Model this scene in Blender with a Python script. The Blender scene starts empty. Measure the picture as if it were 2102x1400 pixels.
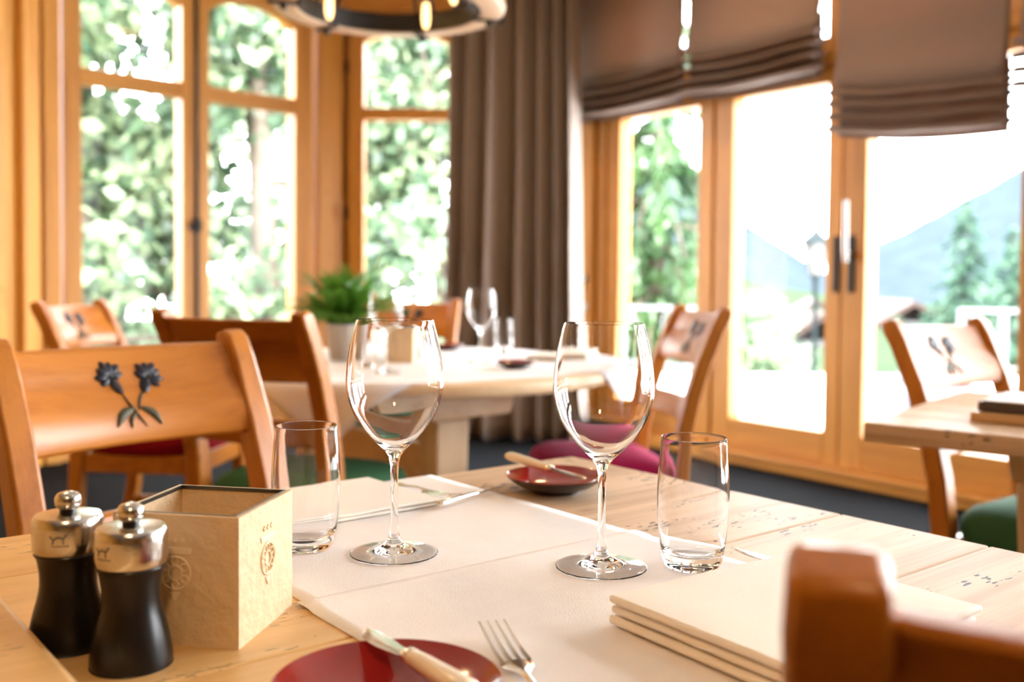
import bpy, bmesh, math, random
from mathutils import Vector, Matrix, noise

# ------------------------------------------------------------------ camera, sky, sun, lights, exposure
S = bpy.context.scene
COL = S.collection
PI = math.pi
random.seed(7)

cd = bpy.data.cameras.new('camera')
cam = bpy.data.objects.new('camera', cd)
COL.objects.link(cam)
pitch, roll = math.radians(2.0), 0.009
F = Vector((0, math.cos(pitch), -math.sin(pitch)))
R0 = Vector((1, 0, 0))
U0 = R0.cross(F)
Rv = R0 * math.cos(roll) + U0 * math.sin(roll)
Uv = U0 * math.cos(roll) - R0 * math.sin(roll)
m = Matrix.Identity(4)
for i in range(3):
    m[i][0], m[i][1], m[i][2] = Rv[i], Uv[i], -F[i]
m[2][3] = 1.04
cam.matrix_world = m
cd.sensor_width = 36
cd.lens = 2050 / 2102 * 36
cd.shift_y = -60 / 2102
cd.clip_start = 0.02
cd.clip_end = 6000
cd.dof.use_dof = True
cd.dof.focus_distance = 0.92
cd.dof.aperture_fstop = 4.0
S.camera = cam

W = bpy.data.worlds.new('sky')
S.world = W
W.use_nodes = True
wn = W.node_tree
bg = wn.nodes['Background']
bg.inputs['Strength'].default_value = 5.5
_tc = wn.nodes.new('ShaderNodeTexCoord')
_sx = wn.nodes.new('ShaderNodeSeparateXYZ')
_rp = wn.nodes.new('ShaderNodeValToRGB')
_rp.color_ramp.elements[0].position = 0.0
_rp.color_ramp.elements[0].color = (0.97, 0.985, 1.0, 1)
_rp.color_ramp.elements[1].position = 1.0
_rp.color_ramp.elements[1].color = (0.80, 0.90, 1.0, 1)
wn.links.new(_tc.outputs['Generated'], _sx.inputs[0])
wn.links.new(_sx.outputs['Z'], _rp.inputs[0])
wn.links.new(_rp.outputs[0], bg.inputs['Color'])

sd = bpy.data.lights.new('sun', 'SUN')
sd.energy = 3.5
sd.angle = math.radians(2)
sd.color = (1.0, 0.95, 0.86)
sun = bpy.data.objects.new('sun', sd)
sun.rotation_euler = Vector((0.30, 0.52, -0.80)).to_track_quat('-Z', 'Y').to_euler()
COL.objects.link(sun)

S.view_settings.view_transform = 'Standard'
S.view_settings.look = 'None'
S.view_settings.gamma = 1
S.view_settings.use_curve_mapping = False
S.view_settings.exposure = 2.3
cy = S.cycles
cy.use_denoising = True
cy.max_bounces = 14
cy.diffuse_bounces = 6
cy.glossy_bounces = 6
cy.transmission_bounces = 14
cy.transparent_max_bounces = 24
cy.volume_bounces = 0
cy.sample_clamp_indirect = 0.0
cy.blur_glossy = 0.5

# ------------------------------------------------------------------ materials
def new_mat(name):
    mt = bpy.data.materials.new(name)
    mt.use_nodes = True
    nt = mt.node_tree
    return mt, nt, nt.nodes['Principled BSDF']

def L(nt, a, b): nt.links.new(a, b)

def plain(name, col, rough=0.5, metal=0.0, coat=0.0, sheen=0.0, var=0.0, vscale=8, bump=0.0, bscale=200, trans=0.0, spec=0.5, emis=None, estr=0):
    mt, nt, b = new_mat(name)
    b.inputs['Base Color'].default_value = (*col, 1)
    b.inputs['Roughness'].default_value = rough
    b.inputs['Metallic'].default_value = metal
    b.inputs['Coat Weight'].default_value = coat
    b.inputs['Sheen Weight'].default_value = sheen
    b.inputs['Transmission Weight'].default_value = trans
    b.inputs['Specular IOR Level'].default_value = spec
    if emis:
        b.inputs['Emission Color'].default_value = (*emis, 1)
        b.inputs['Emission Strength'].default_value = estr
    tc = nt.nodes.new('ShaderNodeTexCoord')
    if var > 0:
        n = nt.nodes.new('ShaderNodeTexNoise')
        n.inputs['Scale'].default_value = vscale
        n.inputs['Detail'].default_value = 4
        L(nt, tc.outputs['Object'], n.inputs['Vector'])
        mx = nt.nodes.new('ShaderNodeMix'); mx.data_type = 'RGBA'
        mx.inputs['A'].default_value = (*[c * (1 - var) for c in col], 1)
        mx.inputs['B'].default_value = (*[min(1, c * (1 + var)) for c in col], 1)
        L(nt, n.outputs['Fac'], mx.inputs['Factor'])
        L(nt, mx.outputs['Result'], b.inputs['Base Color'])
    if bump > 0:
        n2 = nt.nodes.new('ShaderNodeTexNoise')
        n2.inputs['Scale'].default_value = bscale
        n2.inputs['Detail'].default_value = 5
        L(nt, tc.outputs['Object'], n2.inputs['Vector'])
        bp = nt.nodes.new('ShaderNodeBump')
        bp.inputs['Strength'].default_value = bump
        bp.inputs['Distance'].default_value = 0.003
        L(nt, n2.outputs['Fac'], bp.inputs['Height'])
        L(nt, bp.outputs[0], b.inputs['Normal'])
    return mt

def wood(name, light, dark, axis='X', scale=1.0, rough=0.4, coat=0.1, knots=0.5, cracks=0.0, grain=1.0, lo=.36, hi=.80):
    mt, nt, b = new_mat(name)
    tc = nt.nodes.new('ShaderNodeTexCoord')
    oi = nt.nodes.new('ShaderNodeObjectInfo')
    mp = nt.nodes.new('ShaderNodeMapping')
    a = 'XYZ'.index(axis)
    sc = [14 * scale] * 3; sc[a] = 0.9 * scale
    mp.inputs['Scale'].default_value = sc
    off = nt.nodes.new('ShaderNodeVectorMath'); off.operation = 'MULTIPLY_ADD'
    cmb = nt.nodes.new('ShaderNodeCombineXYZ')
    for s in 'XYZ': L(nt, oi.outputs['Random'], cmb.inputs[s])
    off.inputs[1].default_value = (3.7, 5.3, 9.1)
    L(nt, cmb.outputs[0], off.inputs[0])
    L(nt, tc.outputs['Object'], off.inputs[2])
    L(nt, off.outputs[0], mp.inputs['Vector'])
    n1 = nt.nodes.new('ShaderNodeTexNoise'); n1.inputs['Scale'].default_value = 1.0; n1.inputs['Detail'].default_value = 5; n1.inputs['Distortion'].default_value = 0.6
    L(nt, mp.outputs[0], n1.inputs['Vector'])
    mp2 = nt.nodes.new('ShaderNodeMapping')
    sc2 = [120 * scale] * 3; sc2[a] = 3 * scale
    mp2.inputs['Scale'].default_value = sc2
    L(nt, off.outputs[0], mp2.inputs['Vector'])
    n2 = nt.nodes.new('ShaderNodeTexNoise'); n2.inputs['Scale'].default_value = 1.0; n2.inputs['Detail'].default_value = 3
    L(nt, mp2.outputs[0], n2.inputs['Vector'])
    add = nt.nodes.new('ShaderNodeMath'); add.operation = 'MULTIPLY_ADD'
    add.inputs[1].default_value = 0.35 * grain
    L(nt, n2.outputs['Fac'], add.inputs[0]); L(nt, n1.outputs['Fac'], add.inputs[2])
    rp = nt.nodes.new('ShaderNodeValToRGB')
    rp.color_ramp.elements[0].position = lo; rp.color_ramp.elements[0].color = (*dark, 1)
    rp.color_ramp.elements[1].position = hi; rp.color_ramp.elements[1].color = (*light, 1)
    L(nt, add.outputs[0], rp.inputs[0])
    col = rp.outputs[0]
    if knots > 0:
        mp3 = nt.nodes.new('ShaderNodeMapping'); sc3 = [9 * scale] * 3; sc3[a] = 5 * scale
        mp3.inputs['Scale'].default_value = sc3
        L(nt, off.outputs[0], mp3.inputs['Vector'])
        v = nt.nodes.new('ShaderNodeTexVoronoi'); v.inputs['Scale'].default_value = 1.0
        L(nt, mp3.outputs[0], v.inputs['Vector'])
        mr = nt.nodes.new('ShaderNodeMapRange')
        mr.inputs['From Min'].default_value = 0.03; mr.inputs['From Max'].default_value = 0.13
        mr.inputs['To Min'].default_value = knots; mr.inputs['To Max'].default_value = 0
        L(nt, v.outputs['Distance'], mr.inputs['Value'])
        mx = nt.nodes.new('ShaderNodeMix'); mx.data_type = 'RGBA'
        mx.inputs['B'].default_value = (*[c * 0.35 for c in dark], 1)
        L(nt, mr.outputs[0], mx.inputs['Factor']); L(nt, col, mx.inputs['A'])
        col = mx.outputs['Result']
    if cracks > 0:
        mp4 = nt.nodes.new('ShaderNodeMapping'); sc4 = [190.0] * 3; sc4[a] = 60.0
        mp4.inputs['Scale'].default_value = sc4
        L(nt, off.outputs[0], mp4.inputs['Vector'])
        n4 = nt.nodes.new('ShaderNodeTexNoise'); n4.inputs['Scale'].default_value = 1.0; n4.inputs['Detail'].default_value = 2
        L(nt, mp4.outputs[0], n4.inputs['Vector'])
        mp5 = nt.nodes.new('ShaderNodeMapping'); sc5 = [16.0] * 3; sc5[a] = 5.0
        mp5.inputs['Scale'].default_value = sc5
        L(nt, off.outputs[0], mp5.inputs['Vector'])
        n5 = nt.nodes.new('ShaderNodeTexNoise'); n5.inputs['Scale'].default_value = 1.0; n5.inputs['Detail'].default_value = 2
        L(nt, mp5.outputs[0], n5.inputs['Vector'])
        mu = nt.nodes.new('ShaderNodeMath'); mu.operation = 'MULTIPLY'
        L(nt, n4.outputs['Fac'], mu.inputs[0]); L(nt, n5.outputs['Fac'], mu.inputs[1])
        mr = nt.nodes.new('ShaderNodeMapRange')
        mr.inputs['From Min'].default_value = 0.385; mr.inputs['From Max'].default_value = 0.40
        mr.inputs['To Max'].default_value = cracks
        L(nt, mu.outputs[0], mr.inputs['Value'])
        mx = nt.nodes.new('ShaderNodeMix'); mx.data_type = 'RGBA'
        mx.inputs['B'].default_value = (0.018, 0.011, 0.009, 1)
        L(nt, mr.outputs[0], mx.inputs['Factor']); L(nt, col, mx.inputs['A'])
        col = mx.outputs['Result']
    hs = nt.nodes.new('ShaderNodeHueSaturation')
    mrv = nt.nodes.new('ShaderNodeMapRange'); mrv.inputs['To Min'].default_value = 0.92; mrv.inputs['To Max'].default_value = 1.06
    L(nt, oi.outputs['Random'], mrv.inputs['Value']); L(nt, mrv.outputs[0], hs.inputs['Value'])
    L(nt, col, hs.inputs['Color']); L(nt, hs.outputs[0], b.inputs['Base Color'])
    b.inputs['Roughness'].default_value = rough
    b.inputs['Coat Weight'].default_value = coat
    b.inputs['Coat Roughness'].default_value = 0.25
    bp = nt.nodes.new('ShaderNodeBump'); bp.inputs['Strength'].default_value = 0.12; bp.inputs['Distance'].default_value = 0.002
    L(nt, n2.outputs['Fac'], bp.inputs['Height']); L(nt, bp.outputs[0], b.inputs['Normal'])
    return mt

def thin_glass(name):
    mt, nt, b = new_mat(name)
    nt.nodes.remove(b)
    t = nt.nodes.new('ShaderNodeBsdfTransparent'); t.inputs[0].default_value = (0.985, 0.99, 0.99, 1)
    g = nt.nodes.new('ShaderNodeBsdfGlossy'); g.inputs['Roughness'].default_value = 0.01
    fr = nt.nodes.new('ShaderNodeFresnel'); fr.inputs['IOR'].default_value = 1.12
    mx = nt.nodes.new('ShaderNodeMixShader')
    L(nt, fr.outputs[0], mx.inputs[0]); L(nt, t.outputs[0], mx.inputs[1]); L(nt, g.outputs[0], mx.inputs[2])
    L(nt, mx.outputs[0], nt.nodes['Material Output'].inputs[0])
    return mt

def crystal(name):
    mt, nt, b = new_mat(name)
    nt.nodes.remove(b)
    g = nt.nodes.new('ShaderNodeBsdfGlass'); g.inputs['IOR'].default_value = 1.31; g.inputs['Roughness'].default_value = 0.0
    L(nt, g.outputs[0], nt.nodes['Material Output'].inputs[0])
    return mt

def leafy(name, col, col2, trans=0.35):
    mt, nt, b = new_mat(name)
    nt.nodes.remove(b)
    tc = nt.nodes.new('ShaderNodeTexCoord')
    n = nt.nodes.new('ShaderNodeTexNoise'); n.inputs['Scale'].default_value = 1.3; n.inputs['Detail'].default_value = 6
    L(nt, tc.outputs['Object'], n.inputs['Vector'])
    rp = nt.nodes.new('ShaderNodeValToRGB')
    rp.color_ramp.elements[0].position = 0.35; rp.color_ramp.elements[0].color = (*col, 1)
    rp.color_ramp.elements[1].position = 0.65; rp.color_ramp.elements[1].color = (*col2, 1)
    L(nt, n.outputs['Fac'], rp.inputs[0])
    d = nt.nodes.new('ShaderNodeBsdfDiffuse'); t = nt.nodes.new('ShaderNodeBsdfTranslucent')
    L(nt, rp.outputs[0], d.inputs[0]); L(nt, rp.outputs[0], t.inputs[0])
    g = nt.nodes.new('ShaderNodeBsdfGlossy'); g.inputs['Roughness'].default_value = 0.35
    mx = nt.nodes.new('ShaderNodeMixShader'); mx.inputs[0].default_value = trans
    L(nt, d.outputs[0], mx.inputs[1]); L(nt, t.outputs[0], mx.inputs[2])
    m2 = nt.nodes.new('ShaderNodeMixShader'); m2.inputs[0].default_value = 0.05
    L(nt, mx.outputs[0], m2.inputs[1]); L(nt, g.outputs[0], m2.inputs[2])
    L(nt, m2.outputs[0], nt.nodes['Material Output'].inputs[0])
    return mt

M = {}
PINE_L, PINE_D = (0.62, 0.285, 0.045), (0.40, 0.155, 0.02)
for ax in 'XYZ':
    M['pine' + ax] = wood('golden pine ' + ax, PINE_L, PINE_D, ax, 1.0, 0.5, 0.0, 0.25)
CH_L, CH_D = (0.51, 0.178, 0.017), (0.32, 0.095, 0.008)
for ax in 'XYZ':
    M['chair' + ax] = wood('honey chair wood ' + ax, CH_L, CH_D, ax, 1.6, 0.36, 0.16, 0.8)
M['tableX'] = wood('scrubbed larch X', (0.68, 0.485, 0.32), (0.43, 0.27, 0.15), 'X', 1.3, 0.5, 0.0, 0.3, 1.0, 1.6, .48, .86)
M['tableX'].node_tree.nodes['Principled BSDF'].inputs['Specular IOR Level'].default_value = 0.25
M['tablewarmlit'] = wood('larch with warm light tint', (0.80, 0.50, 0.20), (0.60, 0.32, 0.10), 'X', 1.3, 0.40, 0.15, 0.25, 0.5)  # orange tint paints in the warm light on the left
M['tableclean'] = wood('pale larch', (0.82, 0.60, 0.36), (0.66, 0.43, 0.22), 'X', 1.3, 0.42, 0.12, 0.25, 0.0)
M['tableZ'] = wood('scrubbed larch Z', (0.80, 0.60, 0.38), (0.62, 0.42, 0.24), 'Z', 1.3, 0.45, 0.1, 0.3)
M['glass'] = crystal('clear crystal')
M['pane'] = thin_glass('window glass')
M['linen'] = plain('cream linen', (0.85, 0.81, 0.79), 0.85, var=0.05, vscale=40, bump=0.25, bscale=900)
M['napkin'] = plain('cream napkin cotton', (0.90, 0.85, 0.76), 0.8, var=0.04, vscale=20, bump=0.15, bscale=700)
M['cloth'] = plain('white tablecloth cotton', (0.87, 0.88, 0.91), 0.85, var=0.03, vscale=20, bump=0.15, bscale=700)
M['steel'] = plain('brushed steel', (0.64, 0.62, 0.59), 0.2, 1.0, bump=0.03, bscale=400)
M['silver'] = plain('polished cutlery', (0.86, 0.82, 0.76), 0.16, 1.0)
M['pearl'] = plain('cream knife handle', (0.85, 0.72, 0.55), 0.25, coat=0.4)
M['black'] = plain('black lacquer', (0.008, 0.007, 0.006), 0.30, spec=0.35)
M['mark'] = plain('etched mark', (0.28, 0.26, 0.25), 0.5, 0.6)
M['redglaze'] = plain('oxblood glaze', (0.29, 0.015, 0.011), 0.16, coat=0.6, var=0.25, vscale=10)
M['brownglaze'] = plain('dark brown glaze', (0.03, 0.017, 0.013), 0.3, coat=0.2)
M['parch'] = plain('cream parchment', (0.72, 0.54, 0.32), 0.55, var=0.12, vscale=45, bump=1.0, bscale=75)
M['parchflat'] = plain('embossed parchment', (0.84, 0.68, 0.45), 0.45)
M['rim'] = plain('dark tin liner', (0.10, 0.09, 0.07), 0.3, 0.8)
M['iron'] = plain('black iron', (0.025, 0.022, 0.02), 0.5, 0.6)
M['velvred'] = plain('magenta velvet', (0.27, 0.006, 0.055), 0.85, spec=0.1)
M['velvcrim'] = plain('crimson velvet', (0.26, 0.006, 0.016), 0.85, spec=0.1)
M['velvgreen'] = plain('green velvet', (0.035, 0.11, 0.05), 0.85, spec=0.15)
M['curtain'] = plain('taupe curtain', (0.30, 0.237, 0.20), 0.9, var=0.12, vscale=60, bump=0.2, bscale=500, sheen=0.2)
def blind_mat():
    mt = plain('taupe blind', (0.25, 0.185, 0.155), 0.9, var=0.15, vscale=120, bump=0.25, bscale=400)
    nt = mt.node_tree; b = nt.nodes['Principled BSDF']
    tr = nt.nodes.new('ShaderNodeBsdfTranslucent'); tr.inputs[0].default_value = (0.42, 0.25, 0.17, 1)
    mx = nt.nodes.new('ShaderNodeMixShader'); mx.inputs[0].default_value = 0.22
    L(nt, b.outputs[0], mx.inputs[1]); L(nt, tr.outputs[0], mx.inputs[2])
    L(nt, mx.outputs[0], nt.nodes['Material Output'].inputs[0])
    return mt
M['blind'] = blind_mat()
M['carpet'] = plain('charcoal carpet', (0.008, 0.0085, 0.0095), 0.95, spec=0.05, var=0.3, vscale=90, bump=0.4, bscale=600)
M['plaster'] = plain('cream plaster', (0.80, 0.72, 0.58), 0.9, var=0.03)
M['ceil'] = plain('cream ceiling plaster', (0.56, 0.50, 0.42), 0.95)
M['stone'] = plain('pale terrace paving', (0.80, 0.79, 0.77), 0.9, var=0.08, vscale=3)
M['white'] = plain('white painted metal', (0.80, 0.81, 0.82), 0.5)
M['railwhite'] = plain('weathered pale iron', (0.115, 0.12, 0.125), 0.7, spec=0.2)
M['pot'] = plain('grey concrete pot', (0.50, 0.46, 0.43), 0.85, var=0.1, vscale=20)
M['soil'] = plain('potting soil', (0.03, 0.02, 0.012), 0.95)
M['fern'] = leafy('fern green', (0.04, 0.15, 0.010), (0.14, 0.36, 0.03), 0.35)
M['petal'] = plain('dark blue stain', (0.012, 0.014, 0.026), 0.4, var=0.5, vscale=300)
M['stemgreen'] = plain('olive stain', (0.065, 0.062, 0.03), 0.5, var=0.4, vscale=200)
M['bulb'] = plain('amber bulb', (1.0, 0.55, 0.2), 0.1, emis=(1.0, 0.62, 0.25), estr=0.75)
M['lampwood'] = wood('pale lamp wood', (0.78, 0.52, 0.32), (0.62, 0.37, 0.2), 'X', 1.2, 0.4, 0.1, 0.2)
M['paper'] = plain('white paper', (0.85, 0.84, 0.83), 0.7)
M['folder'] = plain('dark brown leather', (0.05, 0.03, 0.025), 0.4)
M['tray'] = wood('tray wood', (0.62, 0.40, 0.2), (0.45, 0.27, 0.12), 'X', 1.5, 0.45, 0.1, 0.2)
M['greyhandle'] = plain('satin handle', (0.62, 0.61, 0.60), 0.3, 0.9)
M['leafA'] = leafy('light foliage', (0.15, 0.21, 0.105), (0.37, 0.43, 0.26), 0.45)
M['leafB'] = leafy('mid foliage', (0.033, 0.068, 0.038), (0.10, 0.155, 0.082), 0.4)
M['needle'] = leafy('conifer green', (0.018, 0.055, 0.022), (0.075, 0.145, 0.038), 0.3)
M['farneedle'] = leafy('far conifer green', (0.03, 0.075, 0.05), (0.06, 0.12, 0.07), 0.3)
M['bark'] = plain('bark', (0.13, 0.10, 0.075), 0.95, var=0.4, vscale=12)
M['grass'] = plain('meadow grass', (0.028, 0.040, 0.022), 0.95, spec=0.0, var=0.3, vscale=0.3)
M['rock'] = plain('mountain forest and rock with haze tint', (0.026, 0.034, 0.040), 0.95, spec=0.0, var=0.3, vscale=0.02)  # bluish distance haze is put into this base colour
M['render'] = plain('white render', (0.085, 0.082, 0.078), 0.9)
M['tilered'] = plain('brown shingle roof', (0.035, 0.018, 0.013), 0.9, var=0.2, vscale=1)
M['winddark'] = plain('dark window', (0.05, 0.06, 0.07), 0.2)
M['lampglass'] = plain('frosted lantern glass', (0.13, 0.12, 0.115), 0.4, spec=0.2)
M['lampgreen'] = plain('dark green iron', (0.008, 0.013, 0.014), 0.7, spec=0.15)
M['seatwhite'] = plain('grey white garden cover', (0.11, 0.11, 0.115), 0.9, spec=0.1)
M['pinkcloth'] = plain('pink cushion cloth', (0.16, 0.085, 0.085), 0.9)

# ------------------------------------------------------------------ mesh helpers
class MB:
    def __init__(s): s.bm = bmesh.new()
    def quadbox(s, lo, hi):
        (x0, y0, z0), (x1, y1, z1) = lo, hi
        v = [s.bm.verts.new(p) for p in ((x0, y0, z0), (x1, y0, z0), (x1, y1, z0), (x0, y1, z0), (x0, y0, z1), (x1, y0, z1), (x1, y1, z1), (x0, y1, z1))]
        for f in ((3, 2, 1, 0), (4, 5, 6, 7), (0, 1, 5, 4), (1, 2, 6, 5), (2, 3, 7, 6), (3, 0, 4, 7)):
            s.bm.faces.new([v[i] for i in f])
        return s
    def loft(s, rings, closed=True, cap=True, mi=0):
        vs = [[s.bm.verts.new(p) for p in r] for r in rings]
        n = len(vs[0])
        for a, b in zip(vs, vs[1:]):
            for i in range(n if closed else n - 1):
                j = (i + 1) % n
                f = s.bm.faces.new((a[i], a[j], b[j], b[i])); f.material_index = mi
        if cap and closed:
            f = s.bm.faces.new(list(reversed(vs[0]))); f.material_index = mi
            f = s.bm.faces.new(vs[-1]); f.material_index = mi
        return s
    def lathe(s, prof, seg=48, c=(0, 0, 0), closed_prof=False, mi=0):
        rings = []
        for r, z in prof:
            if r < 1e-6:
                rings.append(s.bm.verts.new((c[0], c[1], c[2] + z)))
            else:
                rings.append([s.bm.verts.new((c[0] + r * math.cos(2 * PI * i / seg), c[1] + r * math.sin(2 * PI * i / seg), c[2] + z)) for i in range(seg)])
        prs = list(zip(rings, rings[1:]))
        if closed_prof: prs.append((rings[-1], rings[0]))
        for a, b in prs:
            for i in range(seg):
                j = (i + 1) % seg
                if isinstance(a, list) and isinstance(b, list): f = s.bm.faces.new((a[i], a[j], b[j], b[i]))
                elif isinstance(a, list): f = s.bm.faces.new((a[i], a[j], b))
                elif isinstance(b, list): f = s.bm.faces.new((a, b[j], b[i]))
                else: continue
                f.material_index = mi
        return s
    def tube(s, pts, rad, seg=8, mi=0):
        pts = [Vector(p) for p in pts]
        rads = rad if isinstance(rad, (list, tuple)) else [rad] * len(pts)
        rings = []; ref = None
        for i, p in enumerate(pts):
            t = (pts[min(i + 1, len(pts) - 1)] - pts[max(i - 1, 0)]).normalized()
            if ref is None: ref = Vector((0, 0, 1)) if abs(t.z) < 0.9 else Vector((1, 0, 0))
            u = (ref - t * ref.dot(t)).normalized(); ref = u; w = t.cross(u)
            rings.append([p + (u * math.cos(2 * PI * k / seg) + w * math.sin(2 * PI * k / seg)) * rads[i] for k in range(seg)])
        return s.loft(rings, mi=mi)
    def prism(s, poly, z0, z1, mi=0):
        return s.loft([[(x, y, z0) for x, y in poly], [(x, y, z1) for x, y in poly]], mi=mi)
    def build(s, name, mat, parent=None, smooth=None, bevel=0, loc=None, rz=None, rot=None):
        bmesh.ops.recalc_face_normals(s.bm, faces=s.bm.faces)
        if smooth is not None:
            for f in s.bm.faces: f.smooth = True
            for e in s.bm.edges:
                if len(e.link_faces) == 2 and e.calc_face_angle(0) > math.radians(smooth): e.smooth = False
        me = bpy.data.meshes.new(name)
        s.bm.to_mesh(me); s.bm.free()
        for q in (mat if isinstance(mat, (list, tuple)) else [mat]): me.materials.append(q)
        o = bpy.data.objects.new(name, me); COL.objects.link(o)
        if parent: o.parent = parent
        if bevel:
            b = o.modifiers.new('bevel', 'BEVEL'); b.width = bevel; b.segments = 2; b.limit_method = 'ANGLE'; b.angle_limit = math.radians(40)
        if loc is not None: o.location = loc
        if rz is not None: o.rotation_euler = (0, 0, rz)
        if rot is not None: o.rotation_euler = rot
        return o

def box(name, mat, lo, hi, parent=None, bevel=0.003, **k): return MB().quadbox(lo, hi).build(name, mat, parent, bevel=bevel, **k)
def tag(o, label=None, cat=None, group=None, kind=None):
    if label: o['label'] = label
    if cat: o['category'] = cat
    if group: o['group'] = group
    if kind: o['kind'] = kind
    return o
def empty(name, loc=(0, 0, 0), rz=0, **k):
    o = bpy.data.objects.new(name, None); COL.objects.link(o)
    o.empty_display_size = 0.05
    o.location = loc; o.rotation_euler = (0, 0, rz)
    return tag(o, **k)
def copy_tree(o, parent=None, swap=None):
    c = o.copy(); COL.objects.link(c)
    if parent: c.parent = parent
    for ch in list(o.children): copy_tree(ch, c)
    return c
def lerp(a, b, t): return a + (b - a) * t

# table directions
UX, UY = 0.777, 0.629
UANG = math.atan2(UY, UX)
def uvw(u, v, z=0): return Vector((u * UX - v * UY, u * UY + v * UX, z))

# ------------------------------------------------------------------ room shell
CEIL = 3.15
W0 = Vector((1.67, 5.20, 0)); WD = Vector((0.598, -0.8015, 0)).normalized(); WN = Vector((-WD.y, WD.x, 0)) * -1
if WN.dot(-W0) < 0: WN = -WN
def wp(t, off=0, z=0): return W0 + WD * t + WN * off + Vector((0, 0, z))
C1 = Vector((-1.17, 6.75, 0)); LD = Vector((-0.715, -0.70, 0)).normalized()
C2 = C1 + LD * 1.95
TEND = 5.6
PE = wp(TEND)
C0 = wp(-1.93)
floor_poly = [(C2.x, C2.y), (C2.x, -8), (PE.x, -8), (PE.x, PE.y), (C0.x, C0.y), (C0.x, 6.75), (C1.x, C1.y)]
tag(MB().prism(floor_poly, -0.08, 0).build('floor', M['carpet']), kind='structure')
tag(MB().prism(floor_poly, CEIL, CEIL + 0.15).build('ceiling', M['ceil']), kind='structure')

# frames: local x runs along the wall, local y points into the room, z up
DANG = math.atan2(WD.y, WD.x)            # door wall: inward normal is to the right of WD
# with x = WD the left normal is (-WD.y, WD.x); inward is its negative, so local y = -inward for the door wall
def door_local(name): return tag(empty(name, W0, DANG), kind='structure')
LANG = math.atan2(LD.y, LD.x)            # from C1 towards C2 : left normal points into the room

def leaf_parts(root, t0, t1, z0, z1, st_l, st_r, top, bot, y0=-0.03, y1=0.075, name='sash'):
    f = MB()
    f.quadbox((t0, y0, z0), (t0 + st_l, y1, z1)); f.quadbox((t1 - st_r, y0, z0), (t1, y1, z1))
    s = f.build(name, M['pineZ'], root, bevel=0.006)
    box('top_rail', M['pineX'], (t0 + st_l, y0, z1 - top), (t1 - st_r, y1, z1), s, 0.006)
    box('bottom_rail', M['pineX'], (t0 + st_l, y0, z0), (t1 - st_r, y1, z0 + bot), s, 0.006)
    box('pane', M['pane'], (t0 + st_l - 0.005, 0.056, z0 + bot - 0.005), (t1 - st_r + 0.005, 0.064, z1 - top + 0.005), s, 0)
    return s

# ---- door wall (local y negative = room side)
IN = -1
door = door_local('door_1')
leaf_parts(door, -0.80, 0.063, 0.07, 2.15, 0.135, 0.092, 0.09, 0.175, name='door_leaf')
leaf_parts(door, 0.069, 1.09, 0.07, 2.15, 0.135, 0.115, 0.09, 0.175, name='door_leaf')
box('threshold', M['pineX'], (-1.86, -0.10, 0.0), (1.2, 0.06, 0.07), door, 0.006)
box('weather_bar', M['pineX'], (-0.80, -0.125, 0.045), (1.10, -0.10, 0.075), door, 0.006)
def plate_handle(parent, t, z, up):
    b = MB(); n = 12; hh = 0.128
    pts = [(0.019 * math.cos(PI * k / n), hh + 0.019 * math.sin(PI * k / n)) for k in range(n + 1)] + [(0.019 * math.cos(PI + PI * k / n), -hh + 0.019 * math.sin(PI + PI * k / n)) for k in range(n + 1)]
    b.loft([[(t + x, -0.03, z + zz) for x, zz in pts], [(t + x, -0.040, z + zz) for x, zz in pts]])
    pl = b.build('handle_plate', M['iron'], parent, bevel=0.002)
    if up:
        h = MB(); h.tube([(t, -0.035, z + 0.05), (t, -0.085, z + 0.05)], 0.014, 10); h.build('spindle', M['greyhandle'], pl, smooth=40)
        h = MB(); h.tube([(t, -0.085, z + 0.01), (t, -0.09, z + 0.08), (t, -0.09, z + 0.32)], [0.014, 0.015, 0.013], 10)
        h.build('lever', M['greyhandle'], pl, smooth=40)
    else:
        h = MB(); h.tube([(t, 0.07, z + 0.05), (t, 0.125, z + 0.05)], 0.013, 10); h.tube([(t, 0.125, z), (t, 0.13, z + 0.06), (t, 0.13, z + 0.30)], [0.013, 0.014, 0.012], 10)
        h.build('outer_lever', M['iron'], pl, smooth=40)
leaves = [c for c in door.children if c.name.startswith('door_leaf')]
plate_handle(leaves[0], 0.040, 1.12, False)
plate_handle(leaves[1], 0.130, 1.12, True)
# fixed side light left of the door
side = door_local('window_3')
leaf_parts(side, -1.72, -0.875, 0.07, 2.15, 0.115, 0.05, 0.09, 0.175, name='sash')
# posts and transom, fanlights above
door2 = door_local('trim_1')
box('post', M['pineZ'], (-1.93, -0.09, 0), (-1.80, 0.10, CEIL), door2, 0.008)
box('post', M['pineZ'], (-1.80, -0.05, 0.07), (-1.72, 0.08, CEIL), door2, 0.008)
box('post', M['pineZ'], (-0.872, -0.045, 0.07), (-0.80, 0.14, CEIL), door2, 0.008)
box('post', M['pineZ'], (1.09, -0.06, 0.07), (1.22, 0.10, CEIL), door2, 0.008)
box('transom', M['pineX'], (-1.72, -0.055, 2.15), (1.09, 0.08, 2.24), door2, 0.006)
box('lintel', M['pineX'], (-1.72, -0.055, 2.86), (1.09, 0.08, CEIL), door2, 0.006)
box('post', M['pineZ'], (0.02, -0.05, 2.24), (0.115, 0.08, 2.86), door2, 0.006)
fan = door_local('window_4')
for a, b_ in ((-1.72, -0.90), (-0.80, 0.02), (0.115, 1.09)):
    leaf_parts(fan, a, b_, 2.24, 2.86, 0.06, 0.06, 0.06, 0.06, name='sash')
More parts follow.
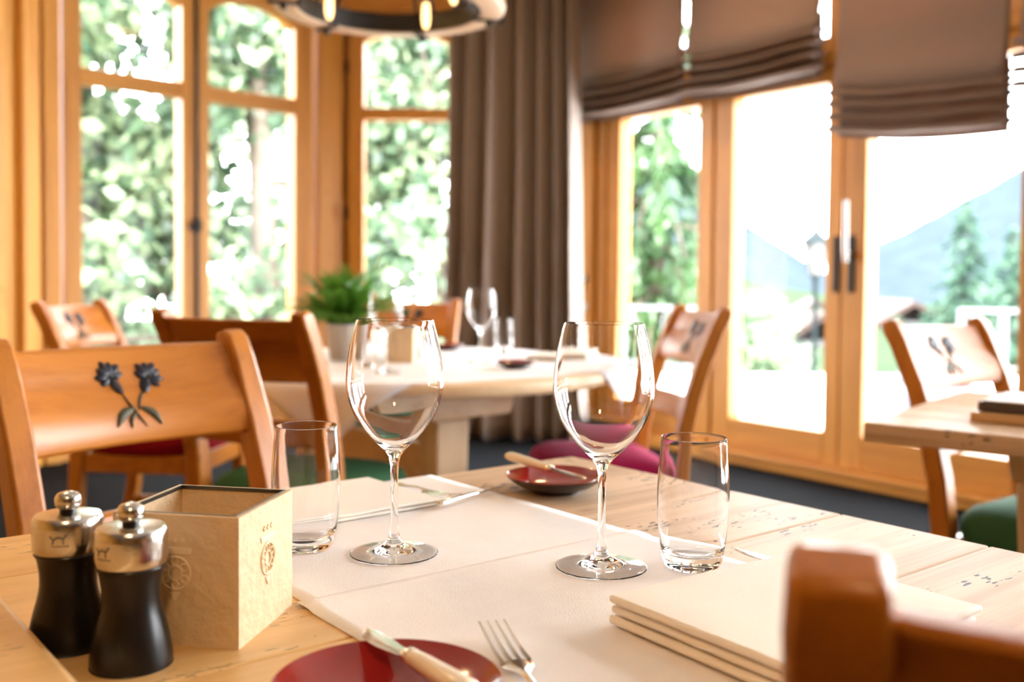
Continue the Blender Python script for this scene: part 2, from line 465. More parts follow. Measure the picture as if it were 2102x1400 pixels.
# further doors towards the camera
for i, (a, b_) in enumerate(((1.22, 2.22), (2.22, 3.22), (3.32, 4.32), (4.32, 5.32))):
    d = door_local('door_%d' % (i + 2))
    leaf_parts(d, a, b_, 0.07, 2.15, 0.1, 0.1, 0.09, 0.175, name='door_leaf')
    leaf_parts(d, a, b_, 2.24, 2.86, 0.06, 0.06, 0.06, 0.06, name='fanlight')
d = door_local('trim_2')
box('post', M['pineZ'], (3.22, -0.06, 0), (3.32, 0.10, CEIL), d, 0.008)
box('post', M['pineZ'], (5.32, -0.06, 0), (TEND, 0.10, CEIL), d, 0.008)
box('threshold', M['pineX'], (1.2, -0.10, 0), (5.32, 0.06, 0.07), d, 0.006)
box('transom', M['pineX'], (1.22, -0.055, 2.15), (5.32, 0.08, 2.24), d, 0.006)
box('lintel', M['pineX'], (1.22, -0.055, 2.86), (5.32, 0.08, CEIL), d, 0.006)

# ---- windows of the bay
def arch_head(root, t0, t1, zs, rise, ztop, y0, y1, name='arched_head'):
    n = 16; b = MB(); rings = []
    for k in range(n + 1):
        f = k / n; t = lerp(t0, t1, f); z = zs + rise * (1 - abs(2 * f - 1) ** 2.6)
        rings.append([(t, y0, z), (t, y1, z), (t, y1, ztop), (t, y0, ztop)])
    b.loft(rings)
    return b.build(name, M['pineX'], root, bevel=0.004)
def casement(root, t0, t1, pl, pr, zb, zs, rise, ztop, zt0, zt1, out):
    y0, y1 = (-0.03, 0.07) if out > 0 else (-0.07, 0.03)
    yp = 0.05 * out
    f = MB(); f.quadbox((t0, y0, zb - 0.12), (pl, y1, ztop)); f.quadbox((pr, y0, zb - 0.12), (t1, y1, ztop))
    s = f.build('casement', M['pineZ'], root, bevel=0.007)
    box('bottom_rail', M['pineX'], (pl, y0, zb - 0.12), (pr, y1, zb), s, 0.006)
    box('glazing_bar', M['pineX'], (pl, y0, zt0), (pr, y1 - 0.005, zt1), s, 0.006)
    arch_head(s, pl, pr, zs, rise, ztop, y0, y1)
    box('pane', M['pane'], (pl - 0.004, yp - 0.004, zb - 0.004), (pr + 0.004, yp + 0.004, zt0 + 0.004), s, 0)
    box('pane', M['pane'], (pl - 0.004, yp - 0.004, zt1 - 0.004), (pr + 0.004, yp + 0.004, zs + rise), s, 0)
    return s
win1 = tag(empty('window_1', C1, LANG), kind='structure')
ZB = 0.52
a = casement(win1, 0.230, 1.042, 0.362, 0.960, ZB, 2.62, 0.10, 2.80, 2.085, 2.175, -1)
b_ = casement(win1, 1.050, 1.815, 1.132, 1.717, ZB, 2.62, 0.10, 2.80, 2.085, 2.175, -1)
h = MB(); h.tube([(1.046, 0.045, ZB), (1.046, 0.045, 2.78)], 0.011, 10)
rod = h.build('espagnolette_bar', M['iron'], win1, smooth=40)
h = MB(); h.tube([(1.046, 0.045, 1.33), (1.046, 0.085, 1.33)], 0.014, 10); h.tube([(1.046, 0.085, 1.335), (1.085, 0.09, 1.33), (1.12, 0.085, 1.315)], [0.013, 0.011, 0.015], 10)
h.quadbox((1.022, 0.03, 1.29), (1.070, 0.05, 1.37)); h.build('handle', M['iron'], rod, smooth=40)
box('window_post', M['pineZ'], (0.150, -0.12, 0), (0.232, -0.075, CEIL), win1, 0.008)
box('window_post', M['pineZ'], (1.838, -0.08, 0), (1.93, 0.055, CEIL), win1, 0.008)
box('window_head', M['pineX'], (0.185, -0.06, 2.805), (1.822, 0.03, CEIL), win1, 0.006)
box('window_sill', M['pineX'], (0.190, -0.06, 0.36), (1.822, 0.06, 0.395), win1, 0.006)
for k in range(4):
    t0 = 0.262 + k * 0.39
    p = box('panel', M['pineZ'], (t0 + 0.03, 0.012, 0.10), (t0 + 0.36, 0.03, 0.33), win1, 0.008)
box('wainscot', M['pineX'], (0.190, -0.06, 0), (1.822, 0.012, 0.36), win1, 0.003)
tag(box('trim_3', M['pineZ'], (0, -0.1, 0), (0.185, 0.03, CEIL), None, 0.012, loc=C1, rz=LANG), kind='structure')

# frontal bay window: local x -> world -x so that local y points at the camera
win2 = tag(empty('window_2', (-1.17, 6.75, 0), 0), kind='structure')
def w2(x): return x + 1.17
box('window_post', M['pineZ'], (w2(-1.15), 0.06, 0), (w2(-1.09), 0.12, CEIL), win2, 0.004)
s1 = casement(win2, w2(-1.105), w2(-0.372), w2(-1.003), w2(-0.438), ZB, 2.60, 0.06, 2.80, 2.085, 2.165, 1)
s2 = casement(win2, w2(-0.364), w2(0.33), w2(-0.295), w2(0.28), ZB, 2.60, 0.06, 2.80, 2.085, 2.165, 1)
h = MB(); h.tube([(w2(-0.36), -0.03, 1.37), (w2(-0.36), -0.08, 1.37), (w2(-0.46), -0.085, 1.375)], 0.011, 10); h.build('handle', M['greyhandle'], win2, smooth=40)
for zz in (2.42, 1.46):
    h = MB(); h.tube([(w2(-1.112), -0.075, zz - 0.04), (w2(-1.112), -0.075, zz + 0.04)], 0.011, 10); h.build('hinge', M['iron'], win2, smooth=40)
box('window_post', M['pineZ'], (w2(-1.17), -0.03, 0), (w2(-1.147), 0.08, CEIL), win2, 0.008)
box('window_post', M['pineZ'], (w2(0.34), -0.055, 0), (w2(0.53), 0.08, CEIL), win2, 0.008)
box('window_head', M['pineX'], (w2(-1.148), -0.05, 2.805), (w2(0.34), 0.06, CEIL), win2, 0.006)
box('window_sill', M['pineX'], (w2(-1.148), -0.06, 0.36), (w2(0.34), 0.06, 0.395), win2, 0.006)
box('wainscot', M['pineX'], (w2(-1.148), -0.012, 0), (w2(0.34), 0.06, 0.36), win2, 0.003)
for k in range(4):
    x0 = w2(-1.04) + k * 0.34
    box('panel', M['pineZ'], (x0 + 0.025, -0.03, 0.10), (x0 + 0.315, -0.012, 0.33), win2, 0.008)

# left wall, with a pilaster, and the walls behind the camera
wl = tag(box('wall_left', M['pineZ'], (C2.x - 0.15, -8.0, 0), (C2.x, C2.y + 0.1, CEIL), None, 0), kind='structure')
for k in range(8):
    y1 = 5.10 - k * 0.98
    for z0, z1 in ((0.16, 0.85), (0.95, 2.12), (2.22, 2.98)):
        box('panel', M['pineZ'], (C2.x, y1 - 0.88, z0), (C2.x + 0.02, y1 - 0.08, z1), wl, 0.01)
tag(box('trim_4', M['pineZ'], (C2.x, 5.16, 0), (C2.x + 0.05, 5.34, CEIL), None, 0.012), kind='structure')
tag(box('baseboard_left', M['pineX'], (C2.x, -7.9, 0), (C2.x + 0.025, 5.14, 0.12), None, 0.006), kind='structure')
tag(box('wall_front', M['pineZ'], (C2.x - 0.15, -8.15, 0), (PE.x + 0.15, -8.0, CEIL), None, 0), kind='structure')
tag(box('wall_right', M['pineZ'], (PE.x, -8.0, 0), (PE.x + 0.15, PE.y, CEIL), None, 0), kind='structure')

# roof over the room
rp = [(x * 1.06, y * 1.06) for x, y in floor_poly]
tag(MB().prism(rp, CEIL + 0.16, CEIL + 0.3).build('roof', M['tilered']), kind='structure')

# ------------------------------------------------------------------ chair
def post_c(z):
    """centre line (y) of the back post at height z, y forward"""
    P = [(0.0, -0.055), (0.25, -0.012), (0.46, 0.0), (0.58, -0.014), (0.70, -0.043), (0.80, -0.077), (0.90, -0.122), (0.955, -0.155)]
    for (z0, y0), (z1, y1) in zip(P, P[1:]):
        if z <= z1:
            f = (z - z0) / (z1 - z0); f2 = f
            return lerp(y0, y1, f2)
    return P[-1][1]
def chair_post(parent, sx):
    b = MB(); rings = []
    zs = [0, .12, .25, .38, .46, .52, .58, .64, .70, .75, .80, .85, .90, .935, .955]
    for z in zs:
        y = post_c(z); d = lerp(0.019, 0.025, min(1, z / .46)) if z < .5 else lerp(0.025, 0.019, (z - .5) / .455)
        w = 0.0215 if z < .9 else 0.0205
        if z == zs[-1]: d *= 0.75; w *= .9
        sl = (post_c(min(z + .02, .955)) - post_c(max(z - .02, 0))) / .04 if z > .5 else 0
        x = sx * 0.20
        rings.append([(x - w, y - d, z + sl * d * 1.0), (x + w, y - d, z + sl * d * 1.0), (x + w, y + d, z - sl * d * 1.0), (x - w, y + d, z - sl * d * 1.0)])
    # the top of the post leans back; y-offset faces tilt with the curve
    b.loft(rings)
    return b.build('back_post', M['chairZ'], parent, smooth=50, bevel=0.006)
RZ0, RZ1 = 0.784, 0.936
def rail_y(x, z):
    bow = 0.030 * (1 - (x / 0.19) ** 2)
    f = (z - RZ0) / (RZ1 - RZ0)
    e = 0.013 * math.sin(PI * f * 1.6) if 0 <= f < .625 else 0
    return post_c(z) + 0.010 - bow + e
def curved_rail(parent, name, z0, z1, th, nx=16, nz=14, mat='chairX', bulge=0.0):
    b = MB(); xw = 0.186; rings = []
    for i in range(nx + 1):
        x = lerp(-xw, xw, i / nx)
        zz = [lerp(z0, z1, k / nz) for k in range(nz + 1)]
        front = []
        for k, z in enumerate(zz):
            front.append((x, rail_y(x, z), z))
        back = [(x, rail_y(x, z) - th, z) for z in reversed(zz)]
        rings.append(front + back)
    b.loft(rings)
    return b.build(name, M[mat], parent, smooth=50, bevel=0.006)
def lens(b, p0, p1, w, hgt, mi, bend=0.0):
    """raised pointed petal on the rail's front face between two (x, z) points"""
    d = Vector((p1[0] - p0[0], p1[1] - p0[1])); ln = d.length; d.normalize(); n = Vector((-d.y, d.x))
    rings = []; N = 6
    for k in range(N + 1):
        f = k / N; hw = w * (math.sin(PI * (0.06 + 0.90 * f)) ** 0.8); c = Vector(p0) + d * ln * f + n * bend * math.sin(PI * f)
        r = []
        for s_, hh in ((-1, -0.25), (-.55, .75), (0, 1), (.55, .75), (1, -.25)):
            q = c + n * hw * s_
            r.append((q.x, rail_y(q.x, q.y) + hgt * hh * (0.4 + 0.6 * math.sin(PI * (0.1 + .8 * f))), q.y))
        rings.append(r)
    b.loft(rings, mi=mi)
ZC = 0.857
def carve(parent):
    def P(x, z): return (x, ZC + z)
    for (c, ax, stem0) in (((-0.034, 0.030), (0.55, -0.83), (0.000, -0.020)), ((0.030, 0.034), (-0.40, -0.92), (-0.010, -0.046))):
        b = MB(); a0 = math.atan2(ax[1], ax[0])
        for k in range(7):
            an = a0 + PI + (k - 3) * 0.62
            ln = 0.025 if k % 2 else 0.022
            lens(b, P(c[0], c[1]), P(c[0] + ln * math.cos(an), c[1] + ln * math.sin(an)), 0.0088, 0.006, 0)
        tube_end = (c[0] + ax[0] * 0.030, c[1] + ax[1] * 0.030)
        lens(b, P(c[0] + ax[0] * .002, c[1] + ax[1] * .002), P(*tube_end), 0.0105, 0.008, 0)
        lens(b, P(c[0] - .005, c[1]), P(c[0] + .005, c[1]), 0.004, 0.0085, 1)
        lens(b, P(tube_end[0] - ax[0] * .006, tube_end[1] - ax[1] * .006), P(*stem0), 0.0026, 0.004, 1, 0.003)
        b.build('carved_flower', [M['petal'], M['stemgreen']], parent, smooth=60)
    for p0, p1, w in (((-0.004, -0.016), (-0.034, -0.044), 0.0075), ((0.006, -0.016), (0.040, -0.042), 0.0085), ((0.002, -0.022), (0.016, -0.046), 0.004)):
        b = MB(); lens(b, P(*p0), P(*p1), w, 0.005, 0, 0.006 if p1[0] > 0 else -0.006)
        b.build('carved_leaf', [M['stemgreen']], parent, smooth=60)
def superell(w, d, n=28, e=4.0):
    r = []
    for k in range(n):
        a = 2 * PI * k / n; c, s_ = math.cos(a), math.sin(a)
        r.append((math.copysign(abs(c) ** (2 / e), c) * w, math.copysign(abs(s_) ** (2 / e), s_) * d))
    return r
def make_chair(label, velvet, group='carved dining chairs'):
    t = empty('dining_chair', label=label, cat='chair', group=group)
    chair_post(t, -1); chair_post(t, 1)
    tr = curved_rail(t, 'top_rail', RZ0, RZ1, 0.024, bulge=0.006)
    carve(tr)
    curved_rail(t, 'lower_rail', 0.622, 0.690, 0.02, nz=4)
    for sx in (-1, 1):
        b = MB(); rings = []
        for z, d in ((0, .016), (.2, .019), (.44, .022)):
            rings.append([(sx * .20 + px * d, .405 + py * d, z) for px, py in ((-1, -1), (1, -1), (1, 1), (-1, 1))])
        b.loft(rings); b.build('front_leg', M['chairZ'], t, bevel=0.004)
    f = MB(); f.quadbox((-.178, -.012, .37), (.178, .012, .435)); f.quadbox((-.178, .393, .37), (.178, .417, .435))
    f.quadbox((-.212, .02, .37), (-.188, .385, .435)); f.quadbox((.188, .02, .37), (.212, .385, .435))
    f.build('seat_frame', M['chairX'], t, bevel=0.004)
    for sx in (-1, 1): box('side_stretcher', M['chairY'], (sx * .20 - .009, .0, .17), (sx * .20 + .009, .39, .20), t, 0.004)
    box('cross_stretcher', M['chairX'], (-.19, .19, .175), (.19, .21, .198), t, 0.004)
    rings = []
    for z, k in ((.432, .965), (.447, 1.005), (.468, 1.025), (.490, 1.01), (.508, .95), (.520, .82), (.528, .57), (.531, .25)):
        rings.append([(x * k, y * k + .212, z) for x, y in superell(.222, .205)])
    MB().loft(rings).build('seat_cushion', velvet, t, smooth=60)
    return t
def place_chair(ch, top, fwd, ztop_y=-0.155):
    """top: world xy of the midpoint between the two post tops"""
    f = Vector((fwd[0], fwd[1], 0)).normalized()
    p = Vector((top[0], top[1], 0)) - f * ztop_y
    ch.location = p; ch.scale = (1, 1, .985); ch.rotation_euler = (0, 0, math.atan2(f.y, f.x) - PI / 2)
def recolor(ch, velvet):
    for c in ch.children:
        if c.name.startswith('seat_cushion'):
            c.data = c.data.copy(); c.data.materials[0] = velvet
chA = make_chair('honey wood chair with carved blue flowers, pulled up behind the two pepper mills', M['velvcrim'])
place_chair(chA, (-0.630, 1.608), (0.76, -0.65))
def another(label, velvet, top, fwd):
    c = copy_tree(chA); c['label'] = label; recolor(c, velvet); place_chair(c, top, fwd); return c
chB = another('dark looking chair seen from behind with green seat, against the hanging tablecloth corner', M['velvgreen'], (-0.672, 2.353), (0.366, 0.93)); chB.scale = (1, 1, 1.0)
chC = another('chair with crimson seat and shiny top rail, in front of the left arched window', M['velvcrim'], (-1.60, 3.60), (0.99, -0.12))
chD = another('chair with carved flowers on the far side of the round table, before the curtain', M['velvgreen'], (-0.44, 4.42), (-0.20, -0.98))
chE = another('chair with magenta seat turned sideways, in front of the glazed door', M['velvred'], (0.600, 3.05), (-0.985, -0.15))
chF = another('chair with green seat tucked in at the rectangular table by the door', M['velvgreen'], (1.093, 2.585), (0.60, -0.80))
chG = another('large blurred chair back in the lower right corner, close to the lens', M['velvcrim'], (0.124 + .2 * .95, 0.372 - .2 * .31), (0.31, 0.95)); chG.scale = (1, 1, .978)

chE.scale = (1, .90, 1)
# ------------------------------------------------------------------ main table (local x = u, local y = v)
T1 = empty('dining_table', (0, 0, 0), UANG, label='large pale wooden table in front, with worm marks, set with the wine glasses', cat='table')
U_A, U_B, V_A, V_B, TZ = -0.95, 1.055, 0.35, 1.152, 0.76
edges = [V_A, 0.495, 0.672, 0.838, 0.998, V_B]
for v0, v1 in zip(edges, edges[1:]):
    for ua, ub, mt in ((U_A, .5995, 'tablewarmlit'), (.6005, U_B, 'tableX')):  # warm light at left, daylight at right, put into the plank colours
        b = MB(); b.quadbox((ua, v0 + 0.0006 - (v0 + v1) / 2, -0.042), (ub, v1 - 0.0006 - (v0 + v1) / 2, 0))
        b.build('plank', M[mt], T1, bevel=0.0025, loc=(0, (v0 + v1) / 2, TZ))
for u0 in (U_A + .10, U_B - .19):
    for v0 in (V_A + .08, V_B - .17):
        b = MB(); rings = []
        for z, d in ((0, .032), (.5, .042), (.62, .045), (TZ - .042, .045)):
            rings.append([(u0 + .045 + px * d, v0 + .045 + py * d, z) for px, py in ((-1, -1), (1, -1), (1, 1), (-1, 1))])
        b.loft(rings); b.build('leg', M['tableZ'], T1, bevel=0.005)
for v0 in (V_A + .11, V_B - .14): box('apron', M['tableclean'], (U_A + .2, v0, TZ - .14), (U_B - .2, v0 + .028, TZ - .043), T1, 0.003)
for u0 in (U_A + .13, U_B - .16): box('apron', M['tableclean'], (u0, V_A + .18, TZ - .14), (u0 + .028, V_B - .18, TZ - .043), T1, 0.003)

# wooden board at the left
bd = box('wooden_board', M['tablewarmlit'], (-0.23, -0.26, 0), (0.195, 0.21, 0.024), None, 0.006, loc=uvw(-0.014, 0.665, TZ), rz=UANG)
tag(bd, 'plain wooden board lying on the table in the lower left corner', 'board')

# place mats
def mat_sheet(name, u0, u1, v0, v1, z, th, hang_v=None, seed=0, over=None):
    """linen strip; hang_v = +1 hangs over the far edge, -1 over the near edge. over = v of the edge of the mat below, which it rides up onto"""
    b = MB(); nu, nv = 26, 60
    drop = 0.16; ext = 0.02
    total0 = v0 - (drop if hang_v == -1 else 0); total1 = v1 + (drop if hang_v == 1 else 0)
    top = []
    for j in range(nv + 1):
        s = lerp(total0, total1, j / nv); row = []
        for i in range(nu + 1):
            u = lerp(u0, u1, i / nu)
            zz, vv = z, s
            if hang_v == 1 and s > v1: zz = z - (s - v1); vv = v1 + 0.003
            elif hang_v == -1 and s < v0: zz = z - (v0 - s); vv = v0 - 0.003
            else: zz += 0.0003 * noise.noise((u * 14 + seed, s * 14, seed)) + 0.0004
            if over is not None and zz > z - .001: zz += 0.0018 * max(0, min(1, (s - over) / 0.006))
            row.append((u + 0.0015 * noise.noise((s * 6, seed, u)), vv + 0.002 * noise.noise((u * 6, seed + 3, 1)), zz))
        top.append(row)
    vs = [[b.bm.verts.new(p) for p in r] for r in top]
    for j in range(nv):
        for i in range(nu): b.bm.faces.new((vs[j][i], vs[j][i + 1], vs[j + 1][i + 1], vs[j + 1][i]))
    o = b.build(name, M['linen'], None, smooth=60, rz=UANG)
    s_ = o.modifiers.new('thick', 'SOLIDIFY'); s_.thickness = th; s_.offset = 1
    return o
tag(mat_sheet('place_mat', .394, .79, .7415, V_B + .002, TZ + .0002, .0009, 1, 3), 'cream linen place mat at the far side, under the tall tumbler and folded napkin', 'place mat', 'cream place mats')
tag(mat_sheet('place_mat', .386, .792, V_A - .002, .762, TZ + .0003, .0010, -1, 8, over=.733), 'cream linen place mat at the near side, under the fork and thick napkin', 'place mat', 'cream place mats')

# napkins
def napkin(name, loc, rz, w, d, layers, th, label):
    b = MB()
    for k in range(layers):
        n = 10; ins = 0.004 * (layers - 1 - k) if k else 0.0
        z0 = k * th
        rows_t, rows_b = [], []
        for j in range(n + 1):
            rt, rb = [], []
            for i in range(n + 1):
                x = lerp(-w / 2 + ins * .4, w / 2 - ins, i / n); y = lerp(-d / 2 + ins * .7, d / 2 - ins * .3, j / n)
                ex = min(i, n - i, j, n - j) / 2.0
                puff = th * (0.42 if ex < .4 else 0.5 if ex < 1 else 0.5)
                wv = 0.0009 * noise.noise((x * 30, y * 30, k * 3 + w))
                sag = -0.0 
                rt.append((x, y, z0 + th * .5 + puff * .9 + wv)); rb.append((x, y, z0 + th * .5 - puff * .9 + (wv if k else 0)))
            rows_t.append(rt); rows_b.append(rb)
        for rows, flip in ((rows_t, False), (rows_b, True)):
            vs = [[b.bm.verts.new(p) for p in r] for r in rows]
            if not flip: T_ = vs
            else: B_ = vs
            for j in range(n):
                for i in range(n): b.bm.faces.new((vs[j][i], vs[j][i + 1], vs[j + 1][i + 1], vs[j + 1][i]))
        ring = [(0, i) for i in range(n)] + [(j, n) for j in range(n)] + [(n, i) for i in range(n, 0, -1)] + [(j, 0) for j in range(n, 0, -1)]
        for q, (j, i) in enumerate(ring):
            j2, i2 = ring[(q + 1) % len(ring)]
            b.bm.faces.new((T_[j][i], T_[j2][i2], B_[j2][i2], B_[j][i]))
    o = b.build(name, M['napkin'], None, smooth=50, loc=loc, rz=rz)
    bv = o.modifiers.new('soft', 'BEVEL'); bv.width = th * .3; bv.segments = 2; bv.limit_method = 'ANGLE'; bv.angle_limit = math.radians(50)
    return tag(o, label, 'napkin', 'folded napkins')
MZ = TZ + 0.0030
napkin('napkin', uvw(.665, .465, MZ), UANG - 0.06, .225, .185, 3, .0085, 'thick folded cream napkin in the lower right, beside the blurred chair post')
napkin('napkin', uvw(.548, 1.068, MZ - .0008), UANG + 0.02, .285, .165, 2, .0045, 'folded cream napkin lying behind the left tumbler')

# ------------------------------------------------------------------ glasses
def wine_profile():
    out = [(0.0, 0.0040), (0.010, 0.0034), (0.020, 0.0024), (0.030, 0.0013), (0.038, 0.0004), (0.0425, 0.0), (0.0434, 0.0001), (0.0439, 0.0004), (0.0441, 0.0008), (0.0439, 0.0012), (0.0434, 0.0014), (0.0422, 0.0015), (0.038, 0.0019), (0.030, 0.0028), (0.022, 0.0041), (0.016, 0.0072), (0.0085, 0.0115), (0.0052, 0.019), (0.0040, 0.032), (0.0037, 0.055), (0.0038, 0.080), (0.0046, 0.092), (0.0070, 0.0995), (0.0115, 0.1055), (0.0190, 0.1125), (0.0290, 0.1230), (0.0380, 0.1360), (0.0445, 0.1500), (0.0478, 0.1640), (0.0484, 0.1740), (0.0474, 0.1900), (0.0444, 0.2100), (0.0400, 0.2280), (0.0384, 0.2335), (0.03815, 0.2342), (0.0378, 0.2345)]
    inn = [(0.0375, 0.2342), (0.03765, 0.2335), (0.0393, 0.2280), (0.0434, 0.2100), (0.0463, 0.1900), (0.0472, 0.1740), (0.0466, 0.1640), (0.0432, 0.1500), (0.0366, 0.1365), (0.0274, 0.1240), (0.0172, 0.1140), (0.0085, 0.1085), (0.0, 0.1068)]
    return out + inn
def smooth_prof(p, k=3):
    out = []
    for i in range(len(p) - 1):
        p0 = p[max(i - 1, 0)]; p1 = p[i]; p2 = p[i + 1]; p3 = p[min(i + 2, len(p) - 1)]
        for s in range(k):
            t = s / k
            out.append(tuple(max(0, 0.5 * ((2 * b_) + (-a_ + c_) * t + (2 * a_ - 5 * b_ + 4 * c_ - d_) * t * t + (-a_ + 3 * b_ - 3 * c_ + d_) * t ** 3)) if q == 0 else 0.5 * ((2 * b_) + (-a_ + c_) * t + (2 * a_ - 5 * b_ + 4 * c_ - d_) * t * t + (-a_ + 3 * b_ - 3 * c_ + d_) * t ** 3) for q, (a_, b_, c_, d_) in enumerate(zip(p0, p1, p2, p3))))
    out.append(p[-1]); return out
def one_mesh_thing(o, src_label, cat, group): return tag(o, src_label, cat, group)
wg = MB().lathe(smooth_prof(wine_profile(), 2), 64).build('wine_glass', M['glass'], None, smooth=35)
def put_copy(src, loc, label, rz=0, group=None):
    c = src.copy(); COL.objects.link(c); c.location = loc; c.rotation_euler = (0, 0, rz); c['label'] = label
    if group: c['group'] = group
    return c
one_mesh_thing(wg, 'left of the two big wine glasses, beside the cube box and tumbler', 'wine glass', 'wine glasses')
GZ = TZ + 0.0023
wg.location = (-0.116, 0.992, GZ)
put_copy(wg, (0.088, 0.951, GZ), 'right of the two big wine glasses, in front of the small plate with knife')
put_copy(wg, (-0.352, 2.78, TZ + .004), 'blurred wine glass on the round table beside the potted fern')
put_copy(wg, (-0.100, 3.23, TZ + .004), 'blurred wine glass on the round table in front of the curtain')
tp = [(0.0, 0.0), (0.014, 0.0), (0.0225, 0.0), (0.0240, 0.0002), (0.0258, 0.0012), (0.0270, 0.0028), (0.0280, 0.0055), (0.0295, 0.0125), (0.0312, 0.022), (0.0336, 0.045), (0.0345, 0.066), (0.0340, 0.088), (0.0320, 0.112), (0.0311, 0.1242), (0.03085, 0.1252), (0.0305, 0.1256), (0.0302, 0.1252), (0.0301, 0.1242), (0.0310, 0.112), (0.0330, 0.088), (0.0335, 0.066), (0.0325, 0.045), (0.0300, 0.024), (0.0262, 0.0150), (0.015, 0.0125), (0.0, 0.0120)]
tb = MB().lathe(smooth_prof(tp, 2), 64).build('tumbler', M['glass'], None, smooth=35)
one_mesh_thing(tb, 'empty water tumbler behind the cube box, beside the left wine glass', 'tumbler', 'water tumblers')
tb.location = (-0.208, 1.010, GZ)
put_copy(tb, (0.176, 0.955, GZ), 'empty water tumbler right of the right wine glass, before the bare planks')
put_copy(tb, (-0.030, 3.60, TZ + .004), 'blurred tumbler on the far side of the round table, before the curtain')
put_copy(tb, (-0.440, 2.92, TZ + .004), 'blurred tumbler on the round table in front of the potted fern')

# ------------------------------------------------------------------ mills
def make_mill():
    t = empty('pepper_mill')
    prof = [(0.0, 0.0), (0.0262, 0.0), (0.0280, 0.0012), (0.0284, 0.006), (0.0275, 0.014), (0.0250, 0.026), (0.0218, 0.038), (0.0202, 0.048), (0.0205, 0.058), (0.0222, 0.068), (0.0232, 0.0735), (0.0, 0.0735)]
    MB().lathe(smooth_prof(prof, 2), 48).build('body', M['black'], t, smooth=35)
    cp = [(0.0, 0.0730), (0.0240, 0.0730), (0.0249, 0.0742), (0.0253, 0.080), (0.0254, 0.092), (0.0250, 0.0972), (0.0232, 0.0996), (0.012, 0.1008), (0.0, 0.1010)]
    cap = MB().lathe(cp, 48).build('cap', M['steel'], t, smooth=35)
    MB().lathe([(0.0, 0.100), (0.0060, 0.100), (0.0060, 0.1035), (0.0, 0.1035)], 24).build('collar', M['black'], t, smooth=35)
    kp = [(0.0, 0.1030), (0.0055, 0.1032), (0.0085, 0.1055), (0.0094, 0.1092), (0.0090, 0.1125), (0.0072, 0.1152), (0.003, 0.1166), (0.0, 0.1168)]
    MB().lathe(smooth_prof(kp, 2), 32).build('knob', M['steel'], t, smooth=50)
    # engraved mark: a little standing animal over a short line of lettering, as dark strokes lying on the cap
    g = MB()
    def stroke(pts, w):
        prv = None
        for (a0, z0), (a1, z1) in zip(pts, pts[1:]):
            d = Vector((a1 - a0, z1 - z0)); n_ = Vector((-d.y, d.x)).normalized() * w
            q = []
            for a_, z_ in ((a0 + n_.x, z0 + n_.y), (a0 - n_.x, z0 - n_.y), (a1 - n_.x, z1 - n_.y), (a1 + n_.x, z1 + n_.y)):
                an = -PI / 2 + a_ / 0.0256
                q.append(g.bm.verts.new((0.02565 * math.cos(an), 0.02565 * math.sin(an), 0.085 + z_)))
            g.bm.faces.new(q)
    stroke([(-.005, .001), (-.001, .003), (.003, .002)], .0008); stroke([(.003, .002), (.005, .005), (.006, .0045)], .0008)
    stroke([(-.004, .001), (-.005, -.002)], .0006); stroke([(.0025, .002), (.003, -.002)], .0006); stroke([(-.005, .0015), (-.007, .004)], .0005)
    for k in range(6): stroke([(-.006 + k * .0022, -.0036), (-.0048 + k * .0022, -.0036)], .0005)
    g.build('engraved_mark', M['mark'], cap)
    return t
mill = make_mill()
tag(mill, 'black pepper mill with steel cap, the front one of the pair', 'pepper mill', 'black table mills')
mill.location = (-0.271, 0.708, TZ); mill.rotation_euler = (0, 0, -0.45)
m2 = copy_tree(mill); m2.location = (-0.3315, 0.743, TZ); m2.rotation_euler = (0, 0, 0.18)
m2['label'] = 'black mill with steel cap, the rear one of the pair, beside the wooden board'
m3 = copy_tree(mill); m3.location = (-0.385, 3.300, TZ + .003); m3['label'] = 'blurred black mill half hidden behind the left side of the box on the round table'
m4 = copy_tree(mill); m4.location = (-0.312, 3.290, TZ + .003); m4['label'] = 'blurred black mill half hidden behind the right side of the box on the round table'

